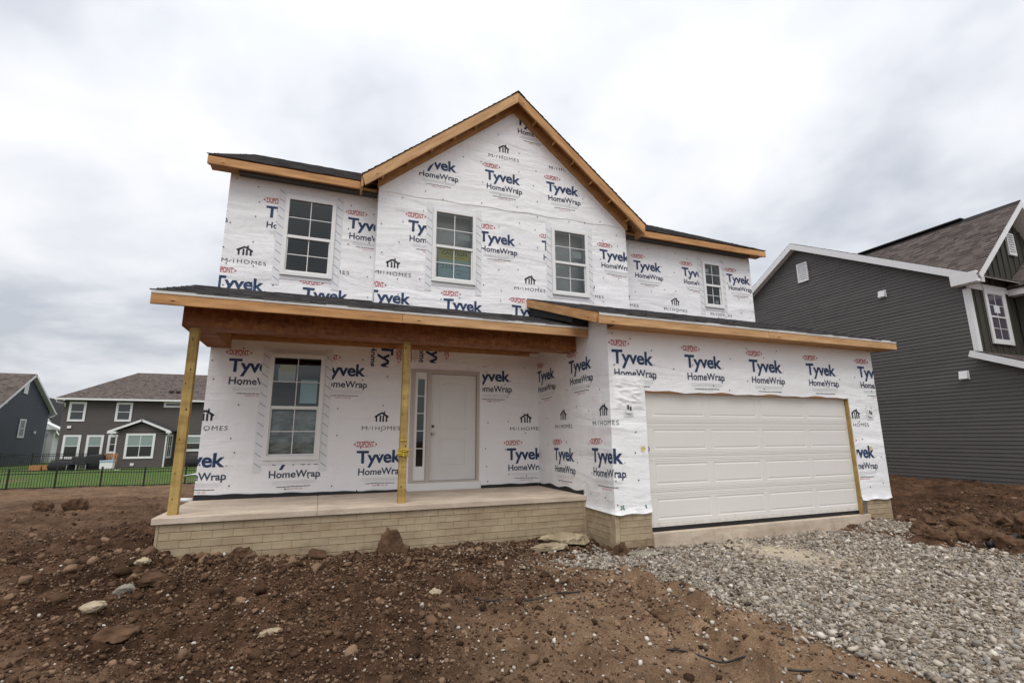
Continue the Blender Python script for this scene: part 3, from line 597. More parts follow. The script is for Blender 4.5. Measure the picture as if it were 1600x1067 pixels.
T_BIG += [strip(.17+k*.022, .17+k*.022+.015+.005*(k % 3), -.588, -.576, 4) for k in range(24)] + [word('MADE IN THE USA', .30, -.63, .28, .020, 2)]
def bar(x0, y0, x1, y1, w, mi):
    d = np.array([x1-x0, y1-y0]); d /= np.hypot(*d); nrm = np.array([-d[1], d[0]])*w/2
    a, c = np.array([x0, y0]), np.array([x1, y1]); return poly2([a-nrm, c-nrm, c+nrm, a+nrm], mi)
T_MI = [word('M', -.352, -.155, .095, .070, 4, -.004), bar(-.232, -.150, -.196, -.098, .007, 4), bar(-.160, -.155, -.160, -.085, .011, 4), word('HOMES', -.105, -.155, .457, .070, 4, -.004, 1.15),
        bar(-.125, .085, 0, .165, .034, 4), bar(0, .165, .125, .085, .034, 4), bar(-.094, .0, -.094, .10, .030, 4), bar(.094, .0, .094, .10, .030, 4), bar(-.02, .0, -.02, .118, .030, 4), bar(.034, .0, .034, .118, .030, 4), bar(.045, .15, .045, .195, .026, 4)]
def put_print(templ, parent, frame, clip, name, off=.004):
    """frame: (origin3, s-dir, z-dir, normal); clip: list of (point2, normal2) half planes kept where (p-pt).n<=0"""
    O, U, Vv, Nn = frame; bm = bmesh.new()
    for V, F, mi in templ:
        vs = [bm.verts.new((v[0], v[1], 0)) for v in V]
        for f in F:
            try: bm.faces.new([vs[i] for i in f]).material_index = mi
            except ValueError: pass
    for pt, nn in clip:
        bmesh.ops.bisect_plane(bm, geom=bm.verts[:]+bm.edges[:]+bm.faces[:], plane_co=(pt[0], pt[1], 0), plane_no=(nn[0], nn[1], 0), clear_outer=True)
    if not bm.faces: bm.free(); return
    for v in bm.verts:
        p = O+U*v.co.x+Vv*v.co.y; q = Vector((p.x*2.1+p.y*2.1, 0, p.z*2.1)); du = .012*mnoise.noise(q)+.004*mnoise.noise(q*4); dv = .012*mnoise.noise(q+Vector((9, 5, 2)))+.005*mnoise.noise(q*4+Vector((3, 1, 7)))
        k = 0 if min(abs((v.co.x-pt[0])*nn[0]+(v.co.y-pt[1])*nn[1])/math.hypot(*nn) for pt, nn in clip) < .02 else 1
        v.co = p+(U*du+Vv*dv)*k+Nn*off
    me = bpy.data.meshes.new(name); bm.to_mesh(me); bm.free()
    for m_ in PM: me.materials.append(m_)
    return link(name, me, parent)
def rect(a0, a1, b0, b1, ox, oz): return [((a0-ox, 0), (-1, 0)), ((a1-ox, 0), (1, 0)), ((0, b0-oz), (0, -1)), ((0, b1-oz), (0, 1))]
FR = {'m': lambda s, z: (Vector((s, 0, z)), Vector((1, 0, 0)), Vector((0, 0, 1)), Vector((0, -1, 0))), 'g': lambda s, z: (Vector((s, PY, z)), Vector((1, 0, 0)), Vector((0, 0, 1)), Vector((0, -1, 0))),
      'f': lambda s, z: (Vector((s, GY, z)), Vector((1, 0, 0)), Vector((0, 0, 1)), Vector((0, -1, 0))), 's': lambda s, z: (Vector((XG, -s, z)), Vector((0, -1, 0)), Vector((0, 0, 1)), Vector((-1, 0, 0)))}
FULL = {'m0': (0, XG, .06, 2.72), 'm1': (0, gx1, 3.3, 5.72), 'm2': (gx2, XR, 3.6, 5.72), 'g': (gx1, gx2, 3.3, 8.2), 'f': (XG, XR, -.15, 2.78), 's': (0, -GY, -.15, 2.72)}
PR = [  # region, kind, s, z, optional clip overrides s0,s1,z0,z1
    ('m0', 'T', .29, 2.32, None, .86), ('m0', 'T', 1.75, 2.32, 1.92), ('m0', 'I', 2.89, 1.27), ('m0', 'I', .03, 1.27), ('m0', 'T', -.42, .745), ('m0', 'T', 1.03, .745, None, None, None, .535), ('m0', 'T', 2.48, .745),
    ('m0', 'T', 4.65, 2.32, 4.86), ('m0', 'I', 5.81, 1.27), ('m0', 'T', 5.38, .745),
    ('s', 'T', -.01, 2.335), ('s', 'T', 1.43, 2.345), ('s', 'I', 1.15, 1.29), ('s', 'I', 2.58, 1.31), ('s', 'T', .72, .76), ('s', 'T', 2.16, .78),
    ('f', 'T', 6.17, 2.355), ('f', 'T', 7.64, 2.355), ('f', 'T', 9.10, 2.352), ('f', 'T', 10.56, 2.35), ('f', 'T', 12.03, 2.35), ('f', 'I', 11.78, 1.30, O2+.03), ('f', 'T', 11.36, .76, O2+.02), ('f', 'I', 6.102+2.58+GY, 1.31), ('f', 'T', 6.102+2.16+GY, .78),
    ('m1', 'T', .63, 5.225, None, .86), ('m1', 'T', 2.08, 5.225), ('m1', 'T', -.82, 5.225), ('m1', 'I', .36, 4.21), ('m1', 'T', -.09, 3.79), ('m1', 'T', 1.36, 3.72), ('m1', 'I', 1.80, 4.21, 1.95),
    ('g', 'T', 3.19, 5.19, None, 3.59), ('g', 'I', 2.92, 4.17), ('g', 'T', 2.48, 3.69), ('g', 'T', 3.93, 3.66), ('g', 'T', 4.65, 5.19, 4.67), ('g', 'T', 3.33, 6.62), ('g', 'I', 5.20, 7.10), ('g', 'T', 4.77, 6.61), ('g', 'T', 6.22, 6.61), ('g', 'T', 5.50, 8.09), ('g', 'T', 4.05, 8.09), ('g', 'I', 6.65, 7.11), ('g', 'I', 3.76, 7.10),
    ('g', 'T', 7.68, 6.60), ('g', 'T', 6.08, 5.18, None, 6.22), ('g', 'I', 5.79, 4.16), ('g', 'T', 7.53, 5.19), ('g', 'I', 7.24, 4.17, 7.30), ('g', 'T', 5.37, 3.66), ('g', 'T', 6.82, 3.66),
    ('m2', 'T', 8.71, 5.21), ('m2', 'T', 10.18, 5.21, None, 10.73), ('m2', 'T', 11.64, 5.21), ('m2', 'I', 9.89, 4.18), ('m2', 'I', 8.43, 4.18), ('m2', 'I', 11.34, 4.18, None, None, None, 4.13)]
for row in PR:
    reg, kind, s, z = row[:4]; ov = list(row[4:])+[None]*4
    f = [o if o is not None else d for o, d in zip(ov[:4], FULL[reg])]
    cl = rect(*f, s, z)
    if reg == 'g':
        for x0 in (gx1, gx2):
            n2 = Vector((-(8.16-5.55), (gap-gx1))) if x0 == gx1 else Vector(((8.16-5.55), (gx2-gap)))
            cl.append(((x0-s, 5.55-z-.01), (n2.x, n2.y)))
    par_w = WALLS['m' if reg[0] == 'm' else 'g' if reg == 'g' else 'f']
    put_print(T_BIG if kind == 'T' else T_MI, par_w, FR[reg[0]](s, z), cl, 'printed_lettering' if kind == 'T' else 'printed_logo', .013 if reg == 'g' and z > 5.7 else .004)
# strip of wrap over the porch wall head with sideways lettering
b = MB(); b.box(2.62, 4.98, -.010, -.0035, 2.42, 2.73); hs_ = b.obj('wrap_header_strip', WRAP, H)
fr = (Vector((2.66, -.010, 2.99)), Vector((0, 0, -1)), Vector((1, 0, 0)), Vector((0, -1, 0)))
for k, (ox, t) in enumerate(((3.05, T_BIG), (3.98, T_BIG))):
    # s runs downwards, t runs to the right
    put_print(t, hs_, (Vector((ox, -.010, 2.86 if k else 2.74)), Vector((0, 0, -1)), Vector((1, 0, 0)), Vector((0, -1, 0))), [((.44-(0 if not k else -.0), 0), (1, 0)), ((.14 if k else .02, 0), (-1, 0)), ((0, 2.64-ox), (0, -1)), ((0, 4.96-ox), (0, 1))], 'printed_lettering')
# cap nails through the wrap
def nails(parent, frames, name='cap_nail'):
    b = MB()
    for (a0, a1, z0, z1, f, keep) in frames:
        a = a0+.06
        while a < a1:
            z = z0+.15*random.random()
            while z < z1:
                aa = a+random.uniform(-.05, .05); zz = z+random.uniform(-.08, .08)
                if keep(aa, zz) and random.random() < .8:
                    O, U, Vv, Nn = f(aa, zz); r_ = .0125
                    b.face([O+(U*math.cos(q*math.pi/4)+Vv*math.sin(q*math.pi/4))*r_+Nn*.0062 for q in range(8)])
                z += random.uniform(.3, .55)
            a += .41
    o = b.obj(name, BLACKINK, parent, fix=False); o['kind'] = 'stuff'; return o
def clear(keys, ex=()):
    def k(a, z):
        for w in keys:
            x, zz, w_, h_, _ = WIN[w]
            if x-.16 < a < x+w_+.16 and zz-.1 < z < zz+h_+.12: return False
        return not any(e0 < a < e1 and f0 < z < f1 for e0, e1, f0, f1 in ex)
    return k
nails(WALLS['m'], [(0, XG, .1, 2.5, FR['m'], clear(['w0'], [(3.3, 4.85, 0, 2.4)])), (0, gx1, 3.6, 5.7, FR['m'], clear(['w1'])), (gx2, XR, 4, 5.7, FR['m'], clear(['w4']))])
nails(WALLS['g'], [(gx1, gx2, 3.6, 8, lambda s, z: (FR['g'](s, z)[0]+Vector((0, -.009, 0)),)+FR['g'](s, z)[1:], lambda a, z: clear(['w2', 'w3'])(a, z) and z < rake_z(a)-.12)])
nails(WALLS['f'], [(XG, XR, -.05, 2.7, FR['f'], clear([], [(O1-.03, O2+.03, -1, OZ+.03)])), (0, -GY, -.05, 2.6, FR['s'], lambda a, z: True)])
# green ink marks on the hem, yellow fastener tags, wall boxes
b = MB()
for a, z in ((6.21, -.08), (6.24, -.10), (6.21, -.12), (6.25, -.075), (6.26, -.12), (6.66, -.09), (6.67, -.115)): b.face([(a-.012, GY-.012, z-.012), (a+.012, GY-.012, z-.012), (a+.012, GY-.012, z+.012), (a-.012, GY-.012, z+.012)])
b.obj('green_mark', GREENI, WALLS['f'], fix=False)
def wall_box(x, z):
    b = MB(); b.box(x-.09, x+.09, GY-.006, GY-.0045, z-.14, z+.14); o = b.obj('outlet_flashing', TAPE, WALLS['f'])
    b = MB(); b.box(x-.055, x+.055, GY-.028, GY-.006, z-.065, z+.065); b.box(x-.06, x+.06, GY-.032, GY-.028, z-.085, z-.06); b.obj('wall_outlet_box', WHITEP, WALLS['f'], bevel=.004)
    b = MB(); b.box(x-.04, x-.005, GY-.031, GY-.0285, z-.03, z+.045); b.box(x+.008, x+.04, GY-.031, GY-.0285, z-.045, z+.02); b.obj('outlet_contact', BRONZE, WALLS['f'])
wall_box(6.437, 1.42); wall_box(12.2, 1.42)
def ytag(x, z):
    b = MB()
    for k in range(6):
        a = k*1.05; b.face([(x+.045*math.cos(a-.3), GY-.012-.01*(k % 2), z+.045*math.sin(a-.3)), (x+.045*math.cos(a+.35), GY-.02, z+.045*math.sin(a+.35)), (x, GY-.008, z)])
    b.obj('yellow_tag', YELLOW, WALLS['f'], fix=False)
ytag(6.668, .78); ytag(12.06, .72)
# rumpled patch of wrap above the garage pier
b = MB(); n = 36; nj = 30
gz = []
for j in range(nj+1):
    rw = []
    for i in range(n+1):
        u_, v_ = i/n, j/nj; ed = min(1, 5*min(u_, 1-u_, v_, 1-v_)); px_, pz_ = 6.15+.61*u_, 1.95-.55*v_
        rg_ = 1-abs(mnoise.noise(Vector((px_*3.2, 0, pz_*15+px_*2))))*2.2; rw.append((px_, GY-.0045-ed*(.010+.020*max(rg_, 0)**2+.010*mnoise.noise(Vector((px_*9, 3, pz_*22)))), pz_))
    gz.append(rw)
for j in range(nj):
    for i in range(n): b.face([gz[j][i], gz[j][i+1], gz[j+1][i+1], gz[j+1][i]])
b.obj('rumpled_wrap_patch', WRAP, WALLS['f'], smooth=True)
# ---- windows --------------------------------------------------------------
def window(key, label=None):
    x, z, w, h, y = WIN[key]; fwid = .072
    b = MB(); gh = h-2*fwid
    b.holes(x, x+w, z, z+h, [(x+fwid, x+w-fwid, z+fwid, z+h-fwid)], lambda a, c: (a, y-.045, c))
    for (a0, a1, c0, c1) in ((x, x+w, z, z+h), (x+fwid, x+w-fwid, z+fwid, z+h-fwid)):
        P = [(a0, c0), (a1, c0), (a1, c1), (a0, c1)]
        for i in range(4):
            (p, q), (r_, s_) = P[i], P[(i+1) % 4]; b.face([(p, y-.045, q), (r_, y-.045, s_), (r_, y+.10, s_), (p, y+.10, q)])
    o = b.obj('window', VINYL, H, fix=True)
    if label: o['label'] = label
    bv = o.modifiers.new('bevel', 'BEVEL'); bv.width = .004; bv.segments = 1
    a0, a1, c0, c1 = x+fwid, x+w-fwid, z+fwid, z+h-fwid; cm = z+h*.485
    b = MB(); b.box(a0, a1, y-.028, y+.03, cm-.028, cm+.028); b.box(a0, a0+.022, y-.005, y+.03, c0, cm-.028); b.box(a1-.022, a1, y-.005, y+.03, c0, cm-.028); b.box(a0+.022, a1-.022, y-.005, y+.03, c0, c0+.03)
    b.obj('sash_rail', VINYL, o, bevel=.003)
    for (q0, q1, yy) in ((c0+.03, cm-.028, y+.012), (cm+.028, c1, y-.012)):
        am = (a0+a1)/2; qm = (q0+q1)/2
        b = MB(); b.box(am-.007, am+.007, yy-.006, yy+.004, q0, q1); b.obj('muntin', VINYL, o)
        b = MB(); b.box(a0, am-.007, yy-.006, yy+.004, qm-.007, qm+.007); b.box(am+.007, a1, yy-.006, yy+.004, qm-.007, qm+.007); b.obj('muntin', VINYL, o)
        for (u0, u1) in ((a0, am), (am, a1)):
            for (v0, v1) in ((q0, qm), (qm, q1)):
                b = MB(); b.face([(u0, yy, v0), (u1, yy, v0), (u1, yy, v1), (u0, yy, v1)]); b.obj('pane', GLASS, o, fix=False)
    # adhesive flashing strips with their slanting print
    for (s0, s1, t0, t1) in ((x-.125, x-.002, z-.20, z+h+.12), (x+w+.002, x+w+.125, z-.20, z+h+.12), (x+.0, x+w, z+h+.002, z+h+.085), (x-.01, x+w+.01, z-.075, z-.002)):
        horiz = (s1-s0) > (t1-t0)
        b = MB(); b.box(s0, s1, y-.0085 if horiz else y-.0075, y-.0045, t0, t1)
        b.cur = 1
        if not horiz:
            q = t0+.08
            while q < t1-.1:
                b.face([(s0+.01, y-.0092, q+.075), (s0+.018, y-.0092, q+.082), (s1-.006, y-.0092, q+.007), (s1-.014, y-.0092, q)]); q += .17
        b.obj('flashing_tape', [TAPE, TAPEINK], o, fix=False)
    return o
wobj = {k: window(k) for k in WIN}
# stickers and a taped notice
def card(name, x0, x1, y, z0, z1, m, parent):
    b = MB(); b.box(x0, x1, y, y+.002, z0, z1); return b.obj(name, m, parent)
x, z, w, h, y = WIN['w0']
card('glass_sticker', x+.14, x+.42, .035, z+1.36, z+1.60, PAPERW, wobj['w0']); card('glass_sticker', x+.16, x+.42, .031, z+1.55, z+1.66, PAPERY, wobj['w0']); card('protective_film', x+.52, x+.80, .04, z+.98, z+1.40, PAPERB, wobj['w0'])
FILM = mat('film_reflections', (.02, .025, .028), .25, .6, col2=(.52, .58, .58), vscale=3.4, vstretch=(1, 1, 1.9), bump=.03, bscale=7)  # crumpled film; bright and dark patches in its colour stand for reflections
b = MB(); n = 10
gz = [[(x+.10+(w-.2)*i/n, y+.06+.03*random.random(), z+.10+.74*j/8) for i in range(n+1)] for j in range(9)]
for j in range(8):
    for i in range(n): b.face([gz[j][i], gz[j][i+1], gz[j+1][i+1], gz[j+1][i]])
b.obj('protective_film', FILM, wobj['w0'], smooth=True)
x, z, w, h, y = WIN['w2']; card('glass_sticker', x+.53, x+.78, y+.012, z+.95, z+1.07, PAPERW, wobj['w2'])
x, z, w, h, y = WIN['w3']; card('glass_sticker', x+.50, x+.75, y+.012, z+.90, z+1.06, PAPERW, wobj['w3']); card('glass_sticker', x+.36, x+.46, y+.012, z+.80, z+.90, PAPERW, wobj['w3'])
x, z, w, h, y = WIN['w4']; card('glass_sticker', x+.12, x+.24, y+.012, z+.95, z+1.05, PAPERW, wobj['w4']); card('glass_sticker', x+.40, x+.50, y+.03, z+.13, z+.22, PAPERW, wobj['w4'])
x, z, w, h, y = WIN['w2']
nt_ = root('caution_notice', (x+.45, y+.05, z+.1), 'yellow and pale blue caution notice taped inside an upstairs window', 'notice')
b = MB(); b.box(x+.14, x+.80, y+.045, y+.047, z+.12, z+.50); b.obj('notice_sheet', PAPERB, nt_)
b = MB(); b.box(x+.14, x+.80, y+.045, y+.047, z+.501, z+.72); b.obj('notice_heading', PAPERY, nt_)
def lettering(txt, x, yy, z, w, h, m, parent, bold=.01, name='lettering'):
    V, F, _ = word(txt, 0, 0, w, h, 0, bold); me = bpy.data.meshes.new(name); me.from_pydata([(x+v[0], yy, z+v[1]) for v in V], [], F); me.materials.append(m); return link(name, me, parent)
lettering('CAUTION', x+.21, y+.0435, z+.61, .52, .075, BLACKINK, nt_, .02)
b = MB()
for k in range(14): b.box(x+.27+k*.03, x+.29+k*.03, y+.0434, y+.0437, z+.56, z+.568)
for (pts_) in ([(.18, .36), (.22, .40), (.26, .36), (.23, .32), (.19, .33)], [(.28, .40), (.33, .38), (.29, .34), (.34, .31)], [(.38, .41), (.36, .33), (.43, .33), (.42, .41), (.42, .30)], [(.52, .42), (.55, .36), (.57, .42)], [(.50, .28), (.55, .32), (.58, .27), (.62, .31), (.66, .27), (.71, .30)], [(.52, .20), (.56, .24), (.60, .19)]):
    b.tube([(x+p[0], y+.0435, z+p[1]) for p in pts_], .004, 4)
b.obj('handwriting', BLACKINK, nt_)
# ---- front door -----------------------------------------------------------
fd = MB(); fd.holes(3.415, 4.80, .14, 2.29, [(3.50, 3.735, .18, 2.24), (3.815, 4.745, .16, 2.215)], lambda a, c: (a, -.012, c))
def jamb(b, a0, a1, c0, c1, y0, y1):
    P = [(a0, c0), (a1, c0), (a1, c1), (a0, c1)]
    for i in range(4):
        (p, q), (r_, s_) = P[i], P[(i+1) % 4]; b.face([(p, y0, q), (r_, y0, s_), (r_, y1, s_), (p, y1, q)])
jamb(fd, 3.415, 4.80, .14, 2.29, -.012, .10); jamb(fd, 3.50, 3.735, .18, 2.24, -.012, .06); jamb(fd, 3.815, 4.745, .16, 2.215, -.012, .09)
FD = fd.obj('front_door', FRAMEW, H, fix=True)
def panel_sheet(b, a0, a1, c0, c1, y, panels, dep=.010, wd=.022, t=.04):
    b.holes(a0, a1, c0, c1, panels, lambda a, c: (a, y, c)); jamb(b, a0, a1, c0, c1, y, y+t)
def raised(a0, a1, c0, c1, y, dep=.010, wd=.022):
    b = MB(); R_ = [(a0, a1, c0, c1, y), (a0+wd, a1-wd, c0+wd, c1-wd, y+dep), (a0+1.6*wd, a1-1.6*wd, c0+1.6*wd, c1-1.6*wd, y+dep), (a0+2.6*wd, a1-2.6*wd, c0+2.6*wd, c1-2.6*wd, y+.001)]
    C = [[(r_[0], r_[4], r_[2]), (r_[1], r_[4], r_[2]), (r_[1], r_[4], r_[3]), (r_[0], r_[4], r_[3])] for r_ in R_]
    for i in range(3):
        for j in range(4): b.face([C[i][j], C[i][(j+1) % 4], C[i+1][(j+1) % 4], C[i+1][j]])
    b.face(C[3]); return b
dp = [(3.985, 4.565, 1.13, 2.07), (3.985, 4.565, .42, .96)]
b = MB(); panel_sheet(b, 3.822, 4.738, .176, 2.206, .05, dp); b.obj('door_leaf', DOORW, FD)
for p_ in dp: raised(*p_, .05, .009, .020).obj('door_panel', DOORW, FD)
b = MB(); b.box(3.815, 4.745, .0, .10, .142, .172); b.obj('threshold', METAL, FD)
b = MB(); b.tube([(3.872, .05, 1.19), (3.872, .028, 1.19)], [.027, .024], 16); b.obj('deadbolt', BRONZE, FD)
b = MB(); b.tube([(3.872, .05, 1.05), (3.872, .02, 1.05), (3.872, .008, 1.05), (3.872, -.008, 1.05), (3.872, -.02, 1.05)], [.032, .014, .026, .030, .018], 16); b.obj('door_knob', METAL, FD, smooth=True)
b = MB(); sp = [(3.553, 3.687, .44, 2.10)]; b.holes(3.505, 3.73, .185, 2.235, sp, lambda a, c: (a, .02, c)); jamb(b, *sp[0], .02, .05); b.obj('sidelight_frame', VINYL, FD)
for k in range(5):
    z0, z1 = .44+k*.332+.008, .44+(k+1)*.332-.008
    b = MB(); b.face([(3.553, .035, z0), (3.687, .035, z0), (3.687, .035, z1), (3.553, .035, z1)]); b.obj('pane', GLASS, FD, fix=False)
    if k: b = MB(); b.box(3.553, 3.687, .026, .042, z0-.016, z0); b.obj('muntin', VINYL, FD)
b = MB(); b.box(3.40, 4.83, -.022, .0, 0.0, .138); b.obj('door_sill_board', VINYL, H, bevel=.004)
n = 60
for a0, a1 in ((0.0, 3.39), (4.84, 6.08)):
    b = MB()
    for i in range(n):
        xa, xb = a0+(a1-a0)*i/n, a0+(a1-a0)*(i+1)/n; g_ = lambda q: (.085-.045*min(q/3, 1) if q < 3.4 else .06)+.008*math.sin(q*3.1)*math.cos(q*11); za = g_(xa); zb_ = g_(xb)
        b.face([(xa, -.014, .0), (xb, -.014, .0), (xb, -.010, zb_), (xa, -.010, za)]); b.face([(xa, -.010, za), (xb, -.010, zb_), (xb, -.001, zb_), (xa, -.001, za)])
    b.obj('base_membrane', MEMB, H, fix=False)
b = MB()
for i in range(20):
    ya, yb = -i*.0925, -(i+1)*.0925; b.face([(XG-.014, ya, 0), (XG-.014, yb, 0), (XG-.01, yb, .07+.02*math.sin(yb*9)), (XG-.01, ya, .07+.02*math.sin(ya*9))])
b.obj('base_membrane', MEMB, H, fix=False)
# ---- porch ---------------------------------------------------------------
b = MB(); x0, x1, y0 = -.051, XG-.005, -1.933
b.box(x0, 1.866, y0, -.0, -.081, 0); b.box(1.874, x1, y0, -.0, -.081, 0); b.box(1.86, 1.88, y0+.01, -.01, -.081, -.012)
b.obj('porch_slab', CONC, H, bevel=.008)
F0 = MB(); F0.box(0.0, XG+.1, -1.888, .0, -1.0, -.081); F0.box(XG+.012, O1-.01, GY+.022, -.0, -1.0, -.2); 
F0.box(0, .03, -1.9, -1.888, -1.0, -.081); F0.box(XG-.05, XG+.012, -1.905, -1.8, -1, -.081)
F0.box(XG, XG+.075, GY+.008, GY+.09, -1.0, -.2); F0.box(O1-.02, O1-.01, GY+.011, GY+.022, -1, -.2)
FO = F0.obj('foundation', FOUND, H)
b = MB(); b.box(O2+.02, XR-.01, GY+.022, .0, -1.0, -.23); b.obj('foundation_pier', FOUND, H)
b = MB(); b.hexa([(-.5, .0, -.5), (.5, .0, -.5), (.5, 1, -.5), (-.5, 1, -.5), (-.5, 0, .5), (.5, 0, .5), (.5, 1, .5), (-.5, 1, .5)])
def brick_mesh(L, Hh, t):
    b = MB(); c = .0048; l, h = L/2, Hh/2
    b.hexa([(-l, 0, -h), (l, 0, -h), (l, t, -h), (-l, t, -h), (-l, 0, h), (l, 0, h), (l, t, h), (-l, t, h)])
    k = b.v; b.v = [(v[0]*(1-c/l*.12) if v[1] == 0 else v[0], v[1], v[2]*(1-c/h) if v[1] == 0 else v[2]) for v in k]
    return b.mesh('brick', FOUND)
BR = [brick_mesh(.2335, .0942, .0118), brick_mesh(.1155, .0942, .0118)]
def bricks(org, d, L, z1, z0, rotz):
    d = Vector(d); row = 0; z = z1-.05
    while z > z0:
        s = .0; first = row % 2 == 1
        while s < L-.05:
            half = first; first = False; w = .118 if half else .236
            if s+w > L+.02:
                if s+.118 <= L+.02: w = .118; half = True
                else: break
            p = Vector(org)+d*(s+w/2); o = link('brick', BR[1 if half else 0], FO, (p.x, p.y, z), (random.uniform(-.008, .008), 0, rotz)); s += w
        z -= .0985; row += 1
bricks((.035, -1.900, 0), (1, 0, 0), XG-.09, -.085, -.74, 0)
bricks((XG+.080, GY+.010, 0), (1, 0, 0), .58, -.205, -.80, 0)
bricks((XG-.000, -1.92, 0), (0, -1, 0), .78, -.205, -.80, -math.pi/2)
bricks((O2+.13, GY+.010, 0), (1, 0, 0), XR-O2-.14, -.235, -.70, 0)
b = MB(); b.box(O2+.02, O2+.12, GY+.012, GY+.022, -.9, -.24); b.obj('metal_corner_strip', METAL, FO)
for nm, xx in (('porch_post', .105), ('porch_post', 3.054)):
    b = MB(); b.box(xx-.056, xx+.056, -1.69, -1.578, 0, 2.508); p_ = b.obj(nm, POSTW, H, bevel=.006)
    for k in range(7):
        zz = .2+k*.36+random.uniform(-.1, .1); xk = xx+random.uniform(-.035, .035); kb = MB(); r_ = random.uniform(.010, .017)
        kb.face([(xk+r_*.6*math.cos(q*.785), -1.6915, zz+r_*1.3*math.sin(q*.785)) for q in range(8)]); kb.obj('knot', KNOT, p_, fix=False)
# boxed beam of OSB sheets over the posts
bx = [-.045, 1.10, 2.33, 3.55, 4.77, XG-.01]
b = MB(); b.box(-.03, XG-.012, -1.715, -1.40, 2.516, 2.80); b.box(-.03, .30, -1.40, -.0, 2.516, 2.80); BEAM = b.obj('porch_beam', FRAMING, H)
for i in range(5):
    b = MB(); b.box(bx[i]+.002, bx[i+1]-.002, -1.729, -1.717, 2.50+.004*(i % 2), 2.815); b.obj('beam_panel', OSB, BEAM)
    b = MB(); b.box(max(bx[i], .31)+.003, bx[i+1]-.003, -1.715, -1.42, 2.502, 2.514); b.obj('beam_soffit_panel', OSB, BEAM)
b = MB(); b.box(-.045, .31, -1.70, -.02, 2.503, 2.5145); b.obj('beam_soffit_panel', OSB, BEAM)
b = MB(); b.box(-.044, -.032, -1.70, -.0, 2.506, 2.86); b.obj('beam_panel', OSB, BEAM)
b = MB(); b.box(.30, XG-.012, -1.40, -.01, 2.735, 2.75); b.obj('porch_ceiling', OSB, H)
b = MB(); b.box(.30, 5.9, -.05, -.011, 2.66, 2.734); b.obj('ceiling_ledger', FRAMING, H, bevel=.003)
# ---- roofs ----------------------------------------------------------------
def shingles(name, O, U, Vd, wu, lv, m, parent, e=.14, tw=.30, lo=None, hi=None, th=.012):
    """courses of tabs from the eave corner O along U, up the slope along Vd; lo/hi(v): limits in u"""
    O, U, Vd = np.array(O, float), np.array(U, float), np.array(Vd, float); U /= np.linalg.norm(U); Vd /= np.linalg.norm(Vd)
    Nn = np.cross(U, Vd); Nn = Nn if Nn[2] > 0 else -Nn
    V = []; F = []; rnd = []; r_ = random.Random(5)
    for i in range(int(lv/e)+1):
        v0, v1 = i*e, min((i+1)*e+.01, lv); vm = min((v0+v1)/2, lv)
        a, b_ = (lo(vm) if lo else 0), (hi(vm) if hi else wu)
        if b_-a < .02 or v0 >= lv: continue
        u = a-r_.random()*tw; 
        while u < b_:
            w = tw*r_.uniform(.4, 1.0); p, q = max(u, a), min(u+w, b_); u += w
            if q-p < .005: continue
            t = th+r_.choice((0, 0, .006)); k = len(V); j = r_.uniform(-.006, .006)
            A = O+U*p+Vd*(v0+j); B = O+U*q+Vd*(v0+j); C = O+U*q+Vd*v1; D = O+U*p+Vd*v1
            V += [A+Nn*t, B+Nn*t, C+Nn*.002, D+Nn*.002, A, B]; F += [(k, k+1, k+2, k+3), (k+4, k+5, k+1, k)]; rnd += [r_.random()]*2
    me = np_mesh(name, np.array(V), np.array(F), m); set_attr(me, 'rnd', rnd)
    o = link(name, me, parent); o['kind'] = 'stuff'; return o
def slab(name, P, t, m, parent):
    """roof deck: top outline P (4+ points), thickness t straight down"""
    b = MB(); b.prism([Vector(p) for p in P], (0, 0, -t)); return b.obj(name, m, parent)
# main roof 7/12, ridge along x
EY, EZ, RS = -.305, 5.895, .583
x0, x1, yr, zr = -.32, 12.77, 4.5, 5.895+(4.5+.305)*.583
RO = slab('main_roof', [(x0, EY, EZ), (x1, EY, EZ), (x1, yr, zr), (x0, yr, zr)], .03, OSB, H)
slab('roof_deck', [(x1, 9.3, EZ), (x0, 9.3, EZ), (x0, yr, zr), (x1, yr, zr)], .03, OSB, RO)
sl_ = math.hypot(yr-EY, zr-EZ)
shingles('shingle_courses', (x0-.02, EY-.025, EZ-.012), (1, 0, 0), (0, 1, RS), x1-x0+.04, sl_+.03, SHD, RO)
GS = (8.455-5.83)/(5.43-2.272)
def eave(xa, xb, y, z, h, parent, n=1, drip=True, wood=WOOD):
    ed = np.linspace(xa, xb, n+1)
    for i in range(n): board('fascia_board', (ed[i]+.002*(i > 0), y, z-.035), (ed[i+1]-.002*(i < n-1), y, z-.035), h, .036, wood if i % 2 == 0 else WOOD2, parent)
    if drip:
        b = MB(); b.box(xa, xb, y-.026, y-.019, z-.045, z+.004); b.obj('drip_edge', DRIP, parent)
eave(-.32, 2.25, EY, EZ, .148, RO, 1, False); eave(8.60, 12.77, EY, EZ, .148, RO, 1, False)
b = MB()
for xa, xb in ((-.3, 2.58), (8.28, 12.75)): b = MB(); b.box(xa, xb, EY+.02, -.002, 5.755, 5.77); b.obj('eave_soffit', FRAMING, RO)
# rafter tails at the open eaves, end trim boards
for xx in list(np.arange(.1, 2.3, .61))+list(np.arange(8.7, 12.6, .61)):
    board('rafter_tail', (xx, EY+.02, EZ-.04), (xx, -.002, EZ-.04+.3*RS*.9), .13, .038, FRAMING, RO, bevel=0)
for xx in (x0+.018, x1-.018): board('rake_board', (xx, EY+.02, EZ-.03), (xx, yr, zr-.03), .148, .036, WOOD, RO)
